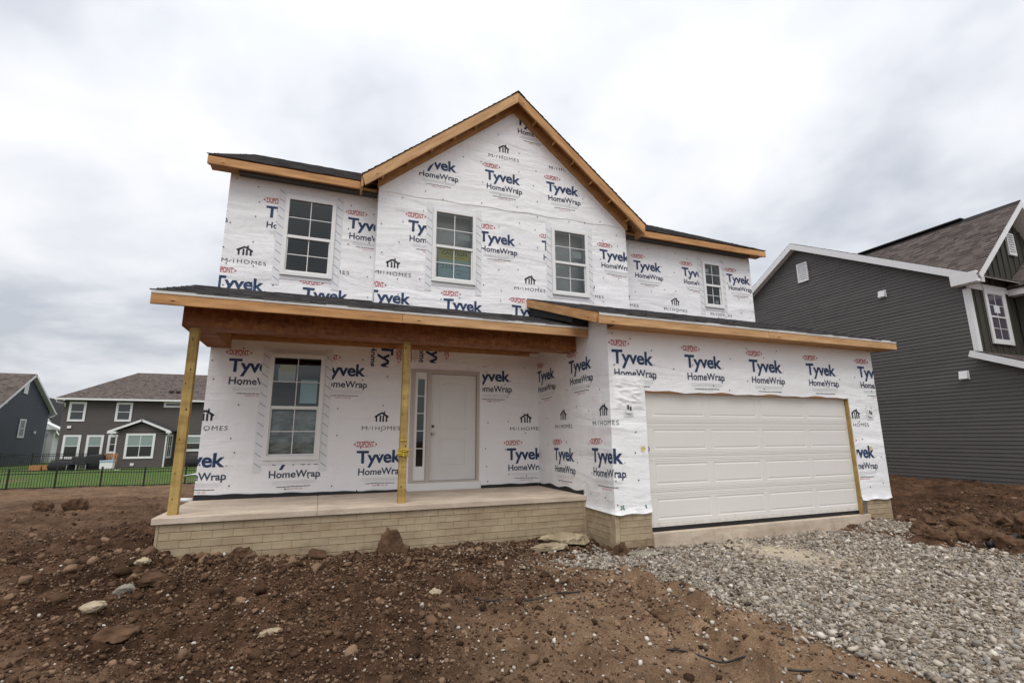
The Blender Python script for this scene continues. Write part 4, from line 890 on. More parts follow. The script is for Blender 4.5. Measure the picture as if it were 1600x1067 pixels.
# cross gable
gy = -.681; ga = (5.43, 8.455); gl = (2.272, 5.83); gr = (8.60, 5.83)
GSR = (8.455-5.83)/(8.60-5.43)
CG = slab('gable_roof', [(gl[0], gy, gl[1]), (ga[0], gy, ga[1]), (ga[0], 4.3, ga[1]), (gl[0], 4.3, gl[1])], .03, DECK, H)
slab('roof_deck', [(gr[0], gy, gr[1]), (gr[0], 4.3, gr[1]), (ga[0], 4.3, ga[1]), (ga[0], gy, ga[1])], .03, DECK, CG)
Ls = math.hypot(ga[0]-gl[0], ga[1]-gl[1]); Lr = math.hypot(gr[0]-ga[0], gr[1]-ga[1])
shingles('shingle_courses', (gl[0]-.015, gy-.03, gl[1]-.012), (0, 1, 0), (1, 0, GS), 4.9, Ls+.02, SHD, CG)
shingles('shingle_courses', (gr[0]+.015, gy-.03, gr[1]-.012), (0, 1, 0), (-1, 0, GSR), 4.9, Lr+.02, SHD, CG)
b = MB(); b.prism([(5.43-.16, gy-.034, 8.455-.115), (5.43, gy-.034, 8.478), (5.43+.16, gy-.034, 8.455-.115), (5.43, gy-.034, 8.462)], (0, 4, 0)); b.obj('ridge_cap', SHD, CG)
vz = .235*math.cos(math.atan(GS))   # board height so the plumb face is .235
for side, (px, pz) in ((1, gl), (-1, gr)):
    s_ = GS if side == 1 else GSR; an = math.atan(s_); h_ = .225*math.cos(an); cc = h_*math.tan(an)
    d = Vector((ga[0]-px, 0, ga[1]-pz)); Lb = d.length; un = d/Lb
    p0 = Vector((px, gy, pz-.034)); p1 = Vector((ga[0], gy, ga[1]-.034))
    pm = p0+d*.52
    if side == 1:
        board('rake_board', p0, p1, h_, .036, WOOD2, CG, cut0=-cc*.55, cut1=-cc)
    else:
        board('rake_board', p1, p0, h_, .036, WOOD, CG, cut0=cc, cut1=cc*.55)
    # sub-rafter on the wall and ladder blocks between
    q0 = Vector((px+side*.30, PY-.022, pz-.034+.30*s_)); q1 = Vector((ga[0]-side*.001, PY-.022, ga[1]-.034))
    if side == 1: board('sub_rafter', q0, q1, h_*1.3, .038, FRAMING, CG, cut0=-cc*1.3, cut1=-cc*1.3, bevel=0)
    else: board('sub_rafter', q1, q0, h_*1.3, .038, FRAMING, CG, cut0=cc*1.3, cut1=cc*1.3, bevel=0)
    k = .38
    while k < Lb-.2:
        c = p0+un*k; nn = Vector((-un.z*side, 0, un.x*side)); nn = nn if nn.z > 0 else -nn
        A_ = c-nn*.002; b = MB(); t_ = un*.019
        P = [A_-t_-nn*h_*.80, A_+t_-nn*h_*.80, A_+t_, A_-t_]
        b.prism([Vector((p.x, gy+.019, p.z)) for p in P], (0, PY-.042-gy-.019, 0)); b.obj('lookout_block', WOOD, CG); k += .61
# short return boards where the gable eaves stop
for q_ in (gl[0], gr[0]): b = MB(); b.box(q_-.018, q_+.018, gy+.02, EY+.02, 5.60, 5.80); b.obj('eave_return_board', WOOD, CG)
# porch roof and garage roof, both 4/12
py0, pz0, PS = -2.17, 2.862, .325
PRF = slab('porch_roof', [(-.31, py0, pz0), (XG-.003, py0, pz0), (XG-.003, 0, pz0-py0*PS), (-.31, 0, pz0-py0*PS)], .03, OSB, H)
shingles('shingle_courses', (-.33, py0-.03, pz0-.010), (1, 0, 0), (0, 1, PS), XG-.003+.33, math.hypot(-py0, -py0*PS)+.03, SHD, PRF)
eave(-.31, XG-.008, py0, pz0, .150, PRF, 2)
board('rake_board', (-.292, py0+.02, pz0-.03), (-.292, 0, pz0-.03-py0*PS), .14, .036, WOOD, PRF)
for xx in np.arange(.1, 6, .61): board('rafter_tail', (xx, py0+.02, pz0-.035), (xx, -1.42, pz0-.035+.75*PS), .13, .038, FRAMING, PRF, bevel=0)
b = MB(); b.face([(-.3, py0+.02, pz0-.17), (-.02, py0+.02, pz0-.17), (-.02, -1.73, 2.82), (-.3, -1.73, 2.82)]); 
gy0, gz0, GRS = -3.134, 2.862, .347
GRF = slab('garage_roof', [(5.73, gy0, gz0), (12.765, gy0, gz0), (12.765, 0, gz0-gy0*GRS), (5.73, 0, gz0-gy0*GRS)], .03, OSB, H)
shingles('shingle_courses', (5.71, gy0-.03, gz0-.010), (1, 0, 0), (0, 1, GRS), 12.785-5.71, math.hypot(gy0, gy0*GRS)+.03, SHD, GRF)
eave(5.74, 12.765, gy0, gz0, .140, GRF, 2, True, WOOD2)
board('rake_board', (5.722, gy0-.018, gz0-.01), (5.722, PY-.01, gz0-.01+(PY-gy0)*GRS), .155, .036, WOOD, GRF)
board('rake_board', (12.75, gy0+.02, gz0-.03), (12.75, 0, gz0-.03-gy0*GRS), .14, .036, WOOD, GRF)
# dark felt upstand between the garage roof and the porch roof
b = MB(); b.face([(5.77, gy0+.9, pz0+.05), (5.77, PY, pz0+(PY-py0)*PS+.02), (5.77, PY, gz0+(PY-gy0)*GRS-.04), (5.77, gy0+.9, gz0+.9*GRS-.04)])
b.face([(5.77, -2.2, pz0), (XG, -2.2, pz0), (XG, -2.2, gz0+.93*GRS), (5.77, -2.2, gz0+.93*GRS)]); b.obj('felt_upstand', FELT, GRF, fix=False)
b = MB(); b.box(XG, 12.75, gy0+.02, GY, 2.70, 2.715); b.obj('eave_soffit', FRAMING, GRF)
# ---- garage door ----------------------------------------------------------
GD = root('garage_door', ((O1+O2)/2, GY+.085, -.5), '', '')
for k_ in ('label', 'category'):
    if k_ in GD: del GD[k_]
par(GD, H)
PX = [(6.955, 8.045), (8.165, 9.245), (9.355, 10.445), (10.545, 11.60)]
def parg(o): 
    o.parent = GD; o.matrix_parent_inverse = Matrix.Translation(GD.location).inverted(); return o
ZS = [-.445, .09, .645, 1.19, 1.76]
for i in range(4):
    c0, c1 = ZS[i]+.002, ZS[i+1]-.002; pn = [(a, c, c0+.11, c1-.105) for a, c in PX]
    b = MB(); panel_sheet(b, O1-.02, O2+.06, c0, c1, GY+.085, pn, t=.04)
    for q in (c0+.035, c0+.062, c1-.062, c1-.035): b.box(O1-.01, O2+.05, GY+.0818, GY+.0855, q-.005, q+.005)
    parg(b.obj('door_section', GDOOR))
    for p_ in pn: parg(raised(*p_, GY+.085, .006, .016).obj('door_panel', GDOOR))
b = MB(); b.box(O1-.0, O2+.05, GY+.080, GY+.115, -.508, -.446); parg(b.obj('dark_gap_strip', MEMB))  # black strip put in for the shaded gap under the door
b = MB(); pts_ = [(6.80+.045*math.cos(a), GY+.068, .77+.045*math.sin(a)) for a in np.linspace(-2.6, 2.2, 14)]; b.tube(pts_, .006, 6); parg(b.obj('pull_cord', MEMB, smooth=True))
b = MB(); b.box(O2-.018, O2-.002, GY+.005, GY+.080, -.50, OZ-.034); b.obj('garage_jamb', POSTW, H, bevel=.003)
b = MB(); b.box(O2-.001, O2+.02, GY+.03, GY+.16, -.5, -.2); b.obj('garage_jamb', FRAMING, H, bevel=.003)
b = MB(); b.box(O1+.002, O2-.034, GY+.004, GY+.080, OZ-.032, OZ-.002); b.obj('garage_head_jamb', FRAMING, H, bevel=.003)
b = MB(); b.box(O1-.0, O2+.14, GY-.03, .6, -.9, -.512); b.obj('garage_floor_edge', CONC, H, bevel=.006)
b = MB(); n = 30
for i in range(n):
    xa, xb = O1+(O2-O1)*i/n, O1+(O2-O1)*(i+1)/n; f = lambda q: OZ-.02-.012*math.sin(q*5.1)-.01*math.sin(q*11)
    b.face([(xa, GY-.008, OZ+.02), (xb, GY-.008, OZ+.02), (xb, GY-.010, f(xb)), (xa, GY-.010, f(xa))])
b.obj('wrap_fringe', WRAP, WALLS['f'], fix=False)
# ------------------------------------------------------------------ loose things at the house
b = MB()
for k in range(5):
    zz = .70+k*.022; b.tube([(3.054+.075*math.copysign(min(1, abs(1.25*math.cos(a))), math.cos(a)), -1.634+.075*math.copysign(min(1, abs(1.25*math.sin(a))), math.sin(a)), zz+.012*math.sin(a*2+k)) for a in np.linspace(0, 2*math.pi, 22)], .007, 5)
for a, L, dz in ((-2.2, .12, .05), (-1.2, .13, .03), (-.6, .14, .06), (-2.7, .13, -.03), (-1.7, .10, -.10), (-.9, .09, -.06)):
    o_ = Vector((3.054, -1.70, .74)); e_ = o_+Vector((L*math.cos(a)*1.1, -abs(L*math.sin(a))*.4, dz)); b.tube([o_, (o_+e_)/2+Vector((0, -.02, .02)), e_], [.007, .006, .004], 5)
b.tube([(3.054+.066*math.cos(a), -1.634-.066, .93+.006*math.sin(a*3)) if False else (3.054+.064*math.copysign(min(1, abs(1.3*math.cos(a))), math.cos(a)), -1.634+.064*math.copysign(min(1, abs(1.3*math.sin(a))), math.sin(a)), .93) for a in np.linspace(0, 6.283, 18)], .005, 5)
tag(b.obj('yellow_rope', YELLOW, None, smooth=True), 'frayed yellow rope knotted round the middle porch post', 'rope')
b = MB(); b.tube([(-.19, .03, .012), (-.02, .03, .008)], .035, 14); tag(b.obj('drain_pipe', WHITEP, None, smooth=True), 'short white plastic pipe stub behind the porch slab corner', 'pipe')
b = MB(); b.tube([(-.76, 2.5, .225), (-.5, 2.5, .27), (-.0, 2.5, .33)], .018, 8); tag(b.obj('conduit_pipe', METAL, None, smooth=True), 'thin grey conduit stub sticking out of the wrapped side wall', 'pipe')
def strip_thing(name, P, w, label, cat):
    Q = []
    for (xa, ya, da), (xb, yb, db) in zip(P, P[1:]):
        for k in range(6): f = k/6; Q.append((xa+(xb-xa)*f, ya+(yb-ya)*f, da+(db-da)*f))
    Q.append(P[-1]); Q = np.array(Q); k5 = np.ones(7)/7
    for c in (0, 1, 2): Q[:, c] = np.convolve(np.pad(Q[:, c], 3, 'edge'), k5, 'valid')
    hz = np.convolve(np.pad(height(Q[:, 0], Q[:, 1]), 4, 'edge'), np.ones(9)/9, 'valid')
    b = MB(); P = [Vector((q[0], q[1], h_+q[2]+.012)) for q, h_ in zip(Q, hz)]
    b.tube(P, w, 6); return tag(b.obj(name, MEMB, None, smooth=True), label, cat)
strip_thing('black_hose', [(3.45, -4.1, .012), (3.6, -4.2, .006), (3.8, -4.3, .012), (4.0, -4.38, .004), (4.2, -4.43, .010), (4.4, -4.44, .004), (4.6, -4.42, .012)], .008, 'black hose half sunk in the dark soil before the porch', 'hose')
strip_thing('black_hose', [(4.5, -5.9, .004), (4.65, -6.07, .008), (4.8, -6.22, -.004), (4.95, -6.33, .006), (5.1, -6.46, -.006), (5.3, -6.62, .006), (5.5, -6.8, .0)], .008, 'black hose half sunk in the trodden clay beside the gravel', 'hose')
strip_thing('black_sheet_strip', [(11.05, -4.9, .05), (11.3, -5.0, .04), (11.6, -5.05, .06)], .05, 'crumpled black plastic strip in the earth bank by the gravel', 'plastic strip')
b = MB(); b.tube([(1.58, -2.32, -.72), (1.585, -2.31, -.50), (1.60, -2.30, -.34)], [.006, .005, .003], 5); tag(b.obj('twig', CEDAR, None), 'thin dry twig standing in the soil before the porch wall', 'twig')
# ------------------------------------------------------------------ neighbour house on the right
NX, NY0, NZB = 18.6, -1.80, -.33
NH = root('neighbour_house', (24, 3, -.7), 'finished dark taupe sided house with white trim and brown shingles', 'house')
NRY, NRZ, NEZ = 3.2, 8.27, 5.39
fz = lambda y: NRZ-(NRY-y)*.55 if y < NRY else NRZ-(y-NRY)*.61
LF = lambda y: 3.12+.44*(y+1.73)
b = MB(); pl = [(NX+.02, NY0+.06, NZB-.1), (NX+.02, 9.5, NZB-.1), (NX+.02, 9.5, fz(9.5)-.1), (NX+.02, NRY, NRZ-.1), (NX+.02, NY0+.06, fz(NY0)-.1)]; b.prism(pl, (10, 0, 0)); b.prism([(NX+.02, -4, NZB-.1), (NX+.02, NY0-.001, NZB-.1), (NX+.02, NY0-.001, LF(NY0)), (NX+.02, -4, LF(-4))], (8, 0, 0)); NW = b.obj('wall', SID, NH)
b = MB(); b.box(NX+.05, NX+8, -3.97, 9.4, -1.2, NZB-.101); b.obj('foundation', FOUND, NH)
z = NZB; crs = .1045
while z < NRZ-.2:
    zt = z+crs; yhi = 9.5; ylo = NY0 if zt > LF(NY0)-.02 else max(-4, (zt+.02-3.12)/.44-1.73)
    if fz(NY0)-.06 < zt: ylo = NRY-(NRZ-.06-zt)/.55
    if fz(9.5)-.06 < zt: yhi = NRY+(NRZ-.06-zt)/.61
    if yhi-ylo < .1: break
    k_ = int(round((z-NZB)/crs))//2; cut = [ylo]+[q for q in ((-1.0+1.3*(k_*7 % 4)), (2.6+1.1*(k_*5 % 4))) if ylo+.4 < q < yhi-.4]+[yhi]; zt_ = zt
    for i_ in range(len(cut)-1):
        e_ = .0035*(i_ % 2)+random.uniform(0, .0015); ya_, yb_ = cut[i_], cut[i_+1]
        b = MB(); b.hexa([(NX-.022-e_, ya_, z), (NX+.02, ya_, z), (NX+.02, yb_, z), (NX-.022-e_, yb_, z), (NX-.004-e_, ya_, zt), (NX+.02, ya_, zt), (NX+.02, yb_, zt), (NX-.004-e_, yb_, zt)]); b.obj('siding_board', SID, NW)
    z = zt
# roof planes
xo = NX-.27
NR = slab('main_roof', [(xo, NY0-.33, fz(NY0-.33)), (NX+10, NY0-.33, fz(NY0-.33)), (NX+10, NRY, NRZ), (xo, NRY, NRZ)], .05, TRIM, NH)
slab('roof_deck', [(NX+10, 9.8, fz(9.8)), (xo, 9.8, fz(9.8)), (xo, NRY, NRZ), (NX+10, NRY, NRZ)], .05, TRIM, NR)
shingles('shingle_courses', (xo-.02, NY0-.36, fz(NY0-.36)), (1, 0, 0), (0, 1, .55), 9, math.hypot(NRY-NY0+.36, NRZ-fz(NY0-.36)), SHB, NR)
shingles('shingle_courses', (xo-.02, 9.83, fz(9.83)), (1, 0, 0), (0, -1, .61), 9, math.hypot(9.83-NRY, NRZ-fz(9.83)), SHB, NR)
for (ya, yb) in ((NY0-.34, NRY), (NRY, 9.8)):
    p0, p1 = Vector((xo-.012, ya, fz(ya)-.01)), Vector((xo-.012, yb, fz(yb)-.01)); ta_ = .20*math.tan(math.atan(.55 if ya < NRY else .61)); board('rake_board', p0, p1, .20, .03, TRIM, NR, bevel=0, cut0=0 if ya < NRY else ta_, cut1=-ta_ if ya < NRY else 0)
    b = MB(); b.prism([(xo, ya, fz(ya)-.19), (NX-.025, ya, fz(ya)-.19), (NX-.025, yb, fz(yb)-.19), (xo, yb, fz(yb)-.19)], (0, 0, -.012)); b.obj('rake_soffit', TRIM, NR)
b = MB(); b.box(xo-.03, NX+.06, NY0-.40, NY0+.22, fz(NY0)-.42, fz(NY0)-.12); b.obj('eave_return', TRIM, NR, bevel=.005)
# front cross gable: board and batten face
CX, CZ = 21.35, 7.98
cs = (CZ-NEZ+.1)/(CX-xo); cgz = lambda x: CZ-abs(CX-x)*cs
YV = NRY-(NRZ-CZ)/.55
NC = slab('front_gable_roof', [(xo, NY0-.42, cgz(xo)), (CX, NY0-.42, CZ), (CX, YV, CZ), (xo, NY0-.25, cgz(xo))], .05, TRIM, NH)
slab('roof_deck', [(2*CX-xo, NY0-.42, cgz(xo)), (2*CX-xo, NY0-.25, cgz(xo)), (CX, YV, CZ), (CX, NY0-.42, CZ)], .05, TRIM, NC)
def vlo(v): return max(0, ((cgz(xo)+v*cs/math.hypot(1, cs))-fz(NY0-.45))/.55-.05)*0
def vhi(v):      # stop where the main roof takes over
    zz = cgz(xo)+v*cs/math.hypot(1, cs); return max(.02, NRY-(NRZ-zz)/.55-(NY0-.45)+.12)
shingles('shingle_courses', (xo-.02, NY0-.45, cgz(xo-.02)+.01), (0, 1, 0), (1, 0, cs), 6, math.hypot(CX-xo, CZ-cgz(xo)), SHB, NC, hi=vhi)
b = MB(); b.prism([(CX-.18, NY0-.44, CZ-.13), (CX, NY0-.44, CZ+.035), (CX+.18, NY0-.44, CZ-.13), (CX, NY0-.44, CZ+.005)], (0, YV-NY0+.3, 0)); b.obj('ridge_cap', SHD, NC)
b = MB(); b.box(CX-.16, CX+.16, NY0+1.0, NRY-.6, CZ+.01, CZ+.07); b.obj('ridge_vent', SHD, NC, bevel=.02)
an = math.atan(cs); hh = .21*math.cos(an); cc = hh*math.tan(an)
board('rake_board', (xo, NY0-.435, cgz(xo)-.005), (CX, NY0-.435, CZ-.005), hh, .03, TRIM, NC, cut0=0, cut1=-cc, bevel=0)
board('rake_board', (CX, NY0-.435, CZ-.005), (2*CX-xo, NY0-.435, cgz(xo)-.005), hh, .03, TRIM, NC, cut0=cc, cut1=0, bevel=0)
b = MB(); b.prism([(xo, NY0-.42, cgz(xo)-.2), (CX, NY0-.42, CZ-.2), (CX, NY0-.0, CZ-.2), (xo, NY0-.0, cgz(xo)-.2)], (0, 0, -.012)); b.prism([(2*CX-xo, NY0-.42, cgz(xo)-.2), (CX, NY0-.42, CZ-.2), (CX, NY0-.0, CZ-.2), (2*CX-xo, NY0-.0, cgz(xo)-.2)], (0, 0, -.012)); b.obj('gable_soffit', TRIM, NC)
b = MB(); b.prism([(NX, NY0, NZB), (NX+8, NY0, NZB), (NX+8, NY0, cgz(NX)-.15), (2*CX-NX, NY0, cgz(NX)-.15), (CX, NY0, CZ-.2), (NX, NY0, cgz(NX)-.2)], (0, .05, 0)); FW = b.obj('front_wall', BATT, NH)
xx = NX+.30
while xx < NX+6:
    zt = cgz(xx)-.24
    b = MB(); b.box(xx-.022, xx+.022, NY0-.028, NY0-.001, 3.2, 5.02); b.obj('batten', BATT, FW)
    if zt > 5.30: b = MB(); b.box(xx-.022, xx+.022, NY0-.028, NY0-.001, 5.24, zt); b.obj('batten', BATT, FW)
    xx += .305
b = MB(); b.box(NX-.035, NX+.11, NY0-.035, NY0+.10, 3.22, 5.02); b.obj('corner_board', TRIM, FW, bevel=.004)
b = MB(); b.box(NX-.04, NX+6, NY0-.04, NY0-.002, 5.03, 5.22); b.obj('frieze_board', TRIM, FW, bevel=.004)
LR = slab('lower_roof', [(xo, -4.4, LF(-4.4)+.13), (NX+6, -4.4, LF(-4.4)+.13), (NX+6, NY0-.03, LF(NY0)+.13), (xo, NY0-.03, LF(NY0)+.13)], .04, SHD, NH); set_attr(LR.data, 'rnd', [.3]*len(LR.data.polygons))
shingles('shingle_courses', (xo-.02, -4.43, LF(-4.43)+.14), (1, 0, 0), (0, 1, .44), 6.2, 2.75, SHB, LR)
board('rake_board', (xo-.012, -4.4, LF(-4.4)+.125), (xo-.012, NY0+.06, LF(NY0+.06)+.125), .17, .03, TRIM, LR, bevel=0)
b = MB(); b.prism([(xo, -4.4, LF(-4.4)-.04), (NX-.024, -4.4, LF(-4.4)-.04), (NX-.024, NY0+.05, LF(NY0+.05)-.04), (xo, NY0+.05, LF(NY0+.05)-.04)], (0, 0, -.012)); b.obj('rake_soffit', TRIM, LR)
b = MB(); b.box(20.9, 24, -4.6, NY0-.03, 3.2, 5.0); b.obj('wing_wall', BATT, NH)
b = MB(); b.box(20.55, 20.9, -4.9, NY0-.03, 4.98, 5.17); b.obj('wing_fascia', TRIM, NH)
WR = slab('wing_roof', [(20.52, -4.95, 5.20), (20.52, NY0-.04, 5.20), (23, NY0-.04, 7.1), (23, -4.95, 7.1)], .04, SHD, NH); set_attr(WR.data, 'rnd', [.3]*len(WR.data.polygons))
shingles('shingle_courses', (20.5, NY0-.04, 5.21), (0, -1, 0), (1, 0, .766), 2.85, 3.1, SHB, WR)
def far_window(parent, x, z, w, h, y, tr=.10, cols=1, grid=False, double=True, ax='x', glassm=(GLASSD, GLASSD), sgn=-1, split=.5):
    """trimmed window on a plane y=const (ax x) or x=const (ax y); sgn is the outward direction"""
    def P(a, c, d): return (a, y+sgn*d, c) if ax == 'x' else (y+sgn*d, a, c)
    def bx_(b, a0, a1, c0, c1, d0, d1):
        p, q = P(a0, c0, d0), P(a1, c1, d1); b.box(min(p[0], q[0]), max(p[0], q[0]), min(p[1], q[1]), max(p[1], q[1]), min(p[2], q[2]), max(p[2], q[2]))
    b = MB()
    bx_(b, x, x+w, z, z+tr, 0, .04); bx_(b, x, x+w, z+h-tr, z+h, 0, .04); bx_(b, x, x+tr, z+tr, z+h-tr, 0, .04); bx_(b, x+w-tr, x+w, z+tr, z+h-tr, 0, .04)
    o = b.obj('window', TRIM, parent)
    iw = (w-2*tr)/cols; zm = z+h*split
    for c in range(cols):
        a0, a1 = x+tr+c*iw, x+tr+(c+1)*iw
        for k, (c0, c1) in enumerate(((z+tr, zm), (zm, z+h-tr)) if double else ((z+tr, z+h-tr),)):
            b = MB(); bx_(b, a0+.02, a1-.02, c0+.02, c1-.02, .004, .008); b.obj('pane', glassm[k], o)
            b = MB(); bx_(b, a0, a1, c0, c0+.022, .002, .025); bx_(b, a0, a1, c1-.022, c1, .002, .025); bx_(b, a0, a0+.022, c0+.022, c1-.022, .002, .025); bx_(b, a1-.022, a1, c0+.022, c1-.022, .002, .025); b.obj('sash', TRIM, o)
            if grid:
                b = MB(); am, cm_ = (a0+a1)/2, (c0+c1)/2; bx_(b, am-.008, am+.008, c0+.02, c1-.02, .008, .014); bx_(b, a0+.02, a1-.02, cm_-.008, cm_+.008, .008, .013); b.obj('muntin', TRIM, o)
    return o
nw = far_window(FW, 19.27, 3.48, 1.03, 1.60, NY0-.03, .12, grid=True, glassm=(mat('purple_glass', (.10, .085, .115), .1, .6), MATS.get('purple_glass')))
b = MB(); b.box(19.65, 19.93, NY0-.045, NY0-.042, 4.40, 4.62); b.obj('glass_sticker', PAPERW, nw)
b = MB(); b.box(19.24, 20.33, NY0-.075, NY0-.02, 5.08, 5.20); b.obj('window_head', TRIM, nw)
def louvre(parent, a, z, w, h, pos, ax='x', sgn=-1, name='gable_vent', n=9):
    b = MB(); P = (lambda q, d, c: (q, pos+sgn*d, c)) if ax == 'x' else (lambda q, d, c: (pos+sgn*d, q, c))
    def bx_(a0, a1, c0, c1, d0, d1): p, q = P(a0, d0, c0), P(a1, d1, c1); b.box(min(p[0], q[0]), max(p[0], q[0]), min(p[1], q[1]), max(p[1], q[1]), min(p[2], q[2]), max(p[2], q[2]))
    bx_(a, a+w, z, z+.05, 0, .05); bx_(a, a+w, z+h-.05, z+h, 0, .05); bx_(a, a+.05, z+.05, z+h-.05, 0, .05); bx_(a+w-.05, a+w, z+.05, z+h-.05, 0, .05)
    bx_(a+.05, a+w-.05, z+.05, z+h-.05, 0, .012)
    o = b.obj(name, TRIM, parent)
    for i in range(n):
        b = MB(); zz = z+.05+(h-.1)*(i+.5)/n; s2 = (h-.1)/n*.42
        q = [P(a+.05, .042, zz-s2), P(a+w-.05, .042, zz-s2), P(a+w-.05, .014, zz+s2), P(a+.05, .014, zz+s2)]; b.face(q); b.obj('louvre_slat', TRIM, o, fix=False)
louvre(NW, 2.80, 6.70, .43, .74, NX-.02, 'y'); louvre(FW, 21.06, 6.34, .40, .72, NY0-.02, 'x', n=8)
def siding_vent(parent, y, z, x, s=.20):
    b = MB(); b.box(x-.015, x, y-s/2-.02, y+s/2+.02, z-s/2-.02, z+s/2+.02); b.hexa([(x-.10, y-s/2, z-s/2), (x-.016, y-s/2, z-s/2), (x-.016, y+s/2, z-s/2), (x-.10, y+s/2, z-s/2), (x-.05, y-s/2, z+s/2), (x-.016, y-s/2, z+s/2), (x-.016, y+s/2, z+s/2), (x-.05, y+s/2, z+s/2)]); b.obj('wall_vent', TRIM, parent)
siding_vent(NW, .38, 5.47, NX-.02); siding_vent(NW, -1.38, 2.61, NX-.02)
# ------------------------------------------------------------------ houses beyond the fence
def lap(b, put, a0, a1, z0, z1, crs=.14, dep=.045):
    z = z0
    while z < z1-.01:
        zt = min(z+crs, z1); A0, A1 = (a0(z), a1(z)) if callable(a0) else (a0, a1); B0, B1 = (a0(zt), a1(zt)) if callable(a0) else (a0, a1)
        b.face([put(A0, z, dep), put(A1, z, dep), put(B1, zt, 0), put(B0, zt, 0)]); b.face([put(A0, z, 0), put(A1, z, 0), put(A1, z, dep), put(A0, z, dep)]); z = zt
BY = 40.05
HB = root('grey_hip_roof_house', (-10, 44, -1.3), 'grey brown house with brown hip roof and white framed windows behind the fence', 'house')
b = MB(); lap(b, lambda a, z, d: (a, BY-d, z), -17.4, 2, -1.6, 4.25); b.box(-17.4, 2, BY, 52, -1.6, 4.25); WB = b.obj('wall', SIDB, HB, fix=False)
ez, ezr = 4.32, 8.3
hipx = -17.85; rx = -14.7; ry = 46.5; rz_ = 7.28
RB = MB(); RB.face([(hipx, BY-.45, ez), (3, BY-.45, ez), (3, ry, rz_), (rx, ry, rz_)]); RB.face([(hipx, BY-.45, ez), (rx, ry, rz_), (hipx, 52.5, ez)]); RB.face([(3, 52.5, ez), (hipx, 52.5, ez), (rx, ry, rz_), (3, ry, rz_)])
RBo = RB.obj('roof', SHB, HB, fix=False); set_attr(RBo.data, 'rnd', [.4]*3)
sv = math.hypot(ry-BY+.45, rz_-ez)
shingles('shingle_courses', (hipx, BY-.45, ez+.01), (1, 0, 0), (0, ry-BY+.45, rz_-ez), 20, sv, SHB, RBo, e=.16, tw=.22, lo=lambda v: (rx-hipx)*v/sv, th=.02)
b = MB(); b.box(hipx, 3, BY-.58, BY-.45, ez-.14, ez+.0); b.obj('gutter', TRIM, HB)
b = MB(); b.box(hipx+.05, 3, BY-.44, BY-.01, ez-.12, ez-.10); b.obj('soffit', TRIM, HB)
b = MB(); b.tube([(hipx+.1, BY-.5, ez-.14), (hipx+.1, BY-.45, ez-.3), (-17.30, BY-.12, ez-.42), (-17.30, BY-.08, ez-.7)], .05, 8); b.obj('downspout_elbow', TRIM, HB, smooth=True)
for (a, c, w, h) in ((-17.04, 2.49, 1.12, 1.56), (-13.95, 2.50, 1.12, 1.56)): far_window(WB, a, c, w, h, BY-.05, .14, glassm=(GLASSD, GLASSD))
far_window(WB, -10.67, 3.70, 1.32, .48, BY-.05, .13, double=False)
for (a, c, w, h) in ((-17.08, -.43, 1.14, 1.86), (-15.58, -.44, 1.12, 1.86)): far_window(WB, a, c, w, h, BY-.05, .15, glassm=(GLASSD, GLASSG), split=.53)
far_window(WB, -14.18, -.06, .9, 1.48, BY-.05, .15); far_window(WB, -8.84, .04, 1.5, 1.36, BY-.05, .16, glassm=(GLASSD, GLASSG))
b = MB(); b.box(-16.95, -16.70, BY-.11, BY-.05, 1.95, 2.15); b.obj('wall_vent', TRIM, WB)
b = MB(); b.tube([(-9.6, 43.2, 6.3), (-9.6, 43.2, 6.65)], .10, 10); b.obj('roof_pipe', TRIM, RBo)
for xx in (-10.7, -10.2, -9.45): b = MB(); b.hexa([(xx, 41.0, 5.05), (xx+.3, 41.0, 5.05), (xx+.3, 41.4, 5.2), (xx, 41.4, 5.2), (xx, 41.0, 5.2), (xx+.3, 41.0, 5.2), (xx+.3, 41.4, 5.25), (xx, 41.4, 5.25)]); b.obj('roof_vent', BLACK, RBo)
# sun room with low gable
SY = 37.55; sx0, sx1, sxa, sza, sze = -12.78, -9.62, -11.30, 2.62, 1.72
zg = lambda x: sza-(abs(x-sxa))*(sza-sze)/(sxa+13.35)
b = MB(); lap(b, lambda a, z, d: (a, SY-d, z), sx0, sx1, -1.6, 1.70); lap(b, lambda a, z, d: (a, SY-d, z), lambda z: sxa-(2.35-min(z, 2.35))*2.2, lambda z: sxa+(2.35-min(z, 2.35))*2.4, 1.70, 2.35)
b.box(sx0, sx1, SY, BY, -1.6, 1.85); WS = b.obj('sunroom_wall', SIDB, HB, fix=False)
slab('sunroom_roof', [(-13.40, SY-.3, sze), (sxa, SY-.3, sza), (sxa, BY+.3, sza), (-13.40, BY+.3, sze)], .04, SHD, HB); slab('sunroom_roof', [(-9.30, SY-.3, sze), (-9.30, BY+.3, sze), (sxa, BY+.3, sza), (sxa, SY-.3, sza)], .04, SHD, HB)
for o_ in HB.children:
    if o_.name.startswith('sunroom_roof'): set_attr(o_.data, 'rnd', [.5]*len(o_.data.polygons))
board('rake_board', (-13.40, SY-.31, sze-.01), (sxa, SY-.31, sza-.01), .16, .03, TRIM, HB, bevel=0); board('rake_board', (sxa, SY-.31, sza-.01), (-9.30, SY-.31, sze-.01), .16, .03, TRIM, HB, bevel=0)
b = MB(); b.box(-13.42, -12.85, SY-.33, SY, sze-.2, sze-.05); b.box(-9.6, -9.28, SY-.33, SY, sze-.2, sze-.05); b.obj('eave_return', TRIM, HB)
for xs_ in (-12.84, -9.58): b = MB(); dxx = -.35 if xs_ < -11 else .2; b.tube([(xs_+dxx, SY-.3, sze-.15), (xs_+dxx*.9, SY-.25, sze-.28), (xs_, SY-.07, sze-.42), (xs_, SY-.07, -1.3)], .055, 8); b.obj('downspout', TRIM, HB)
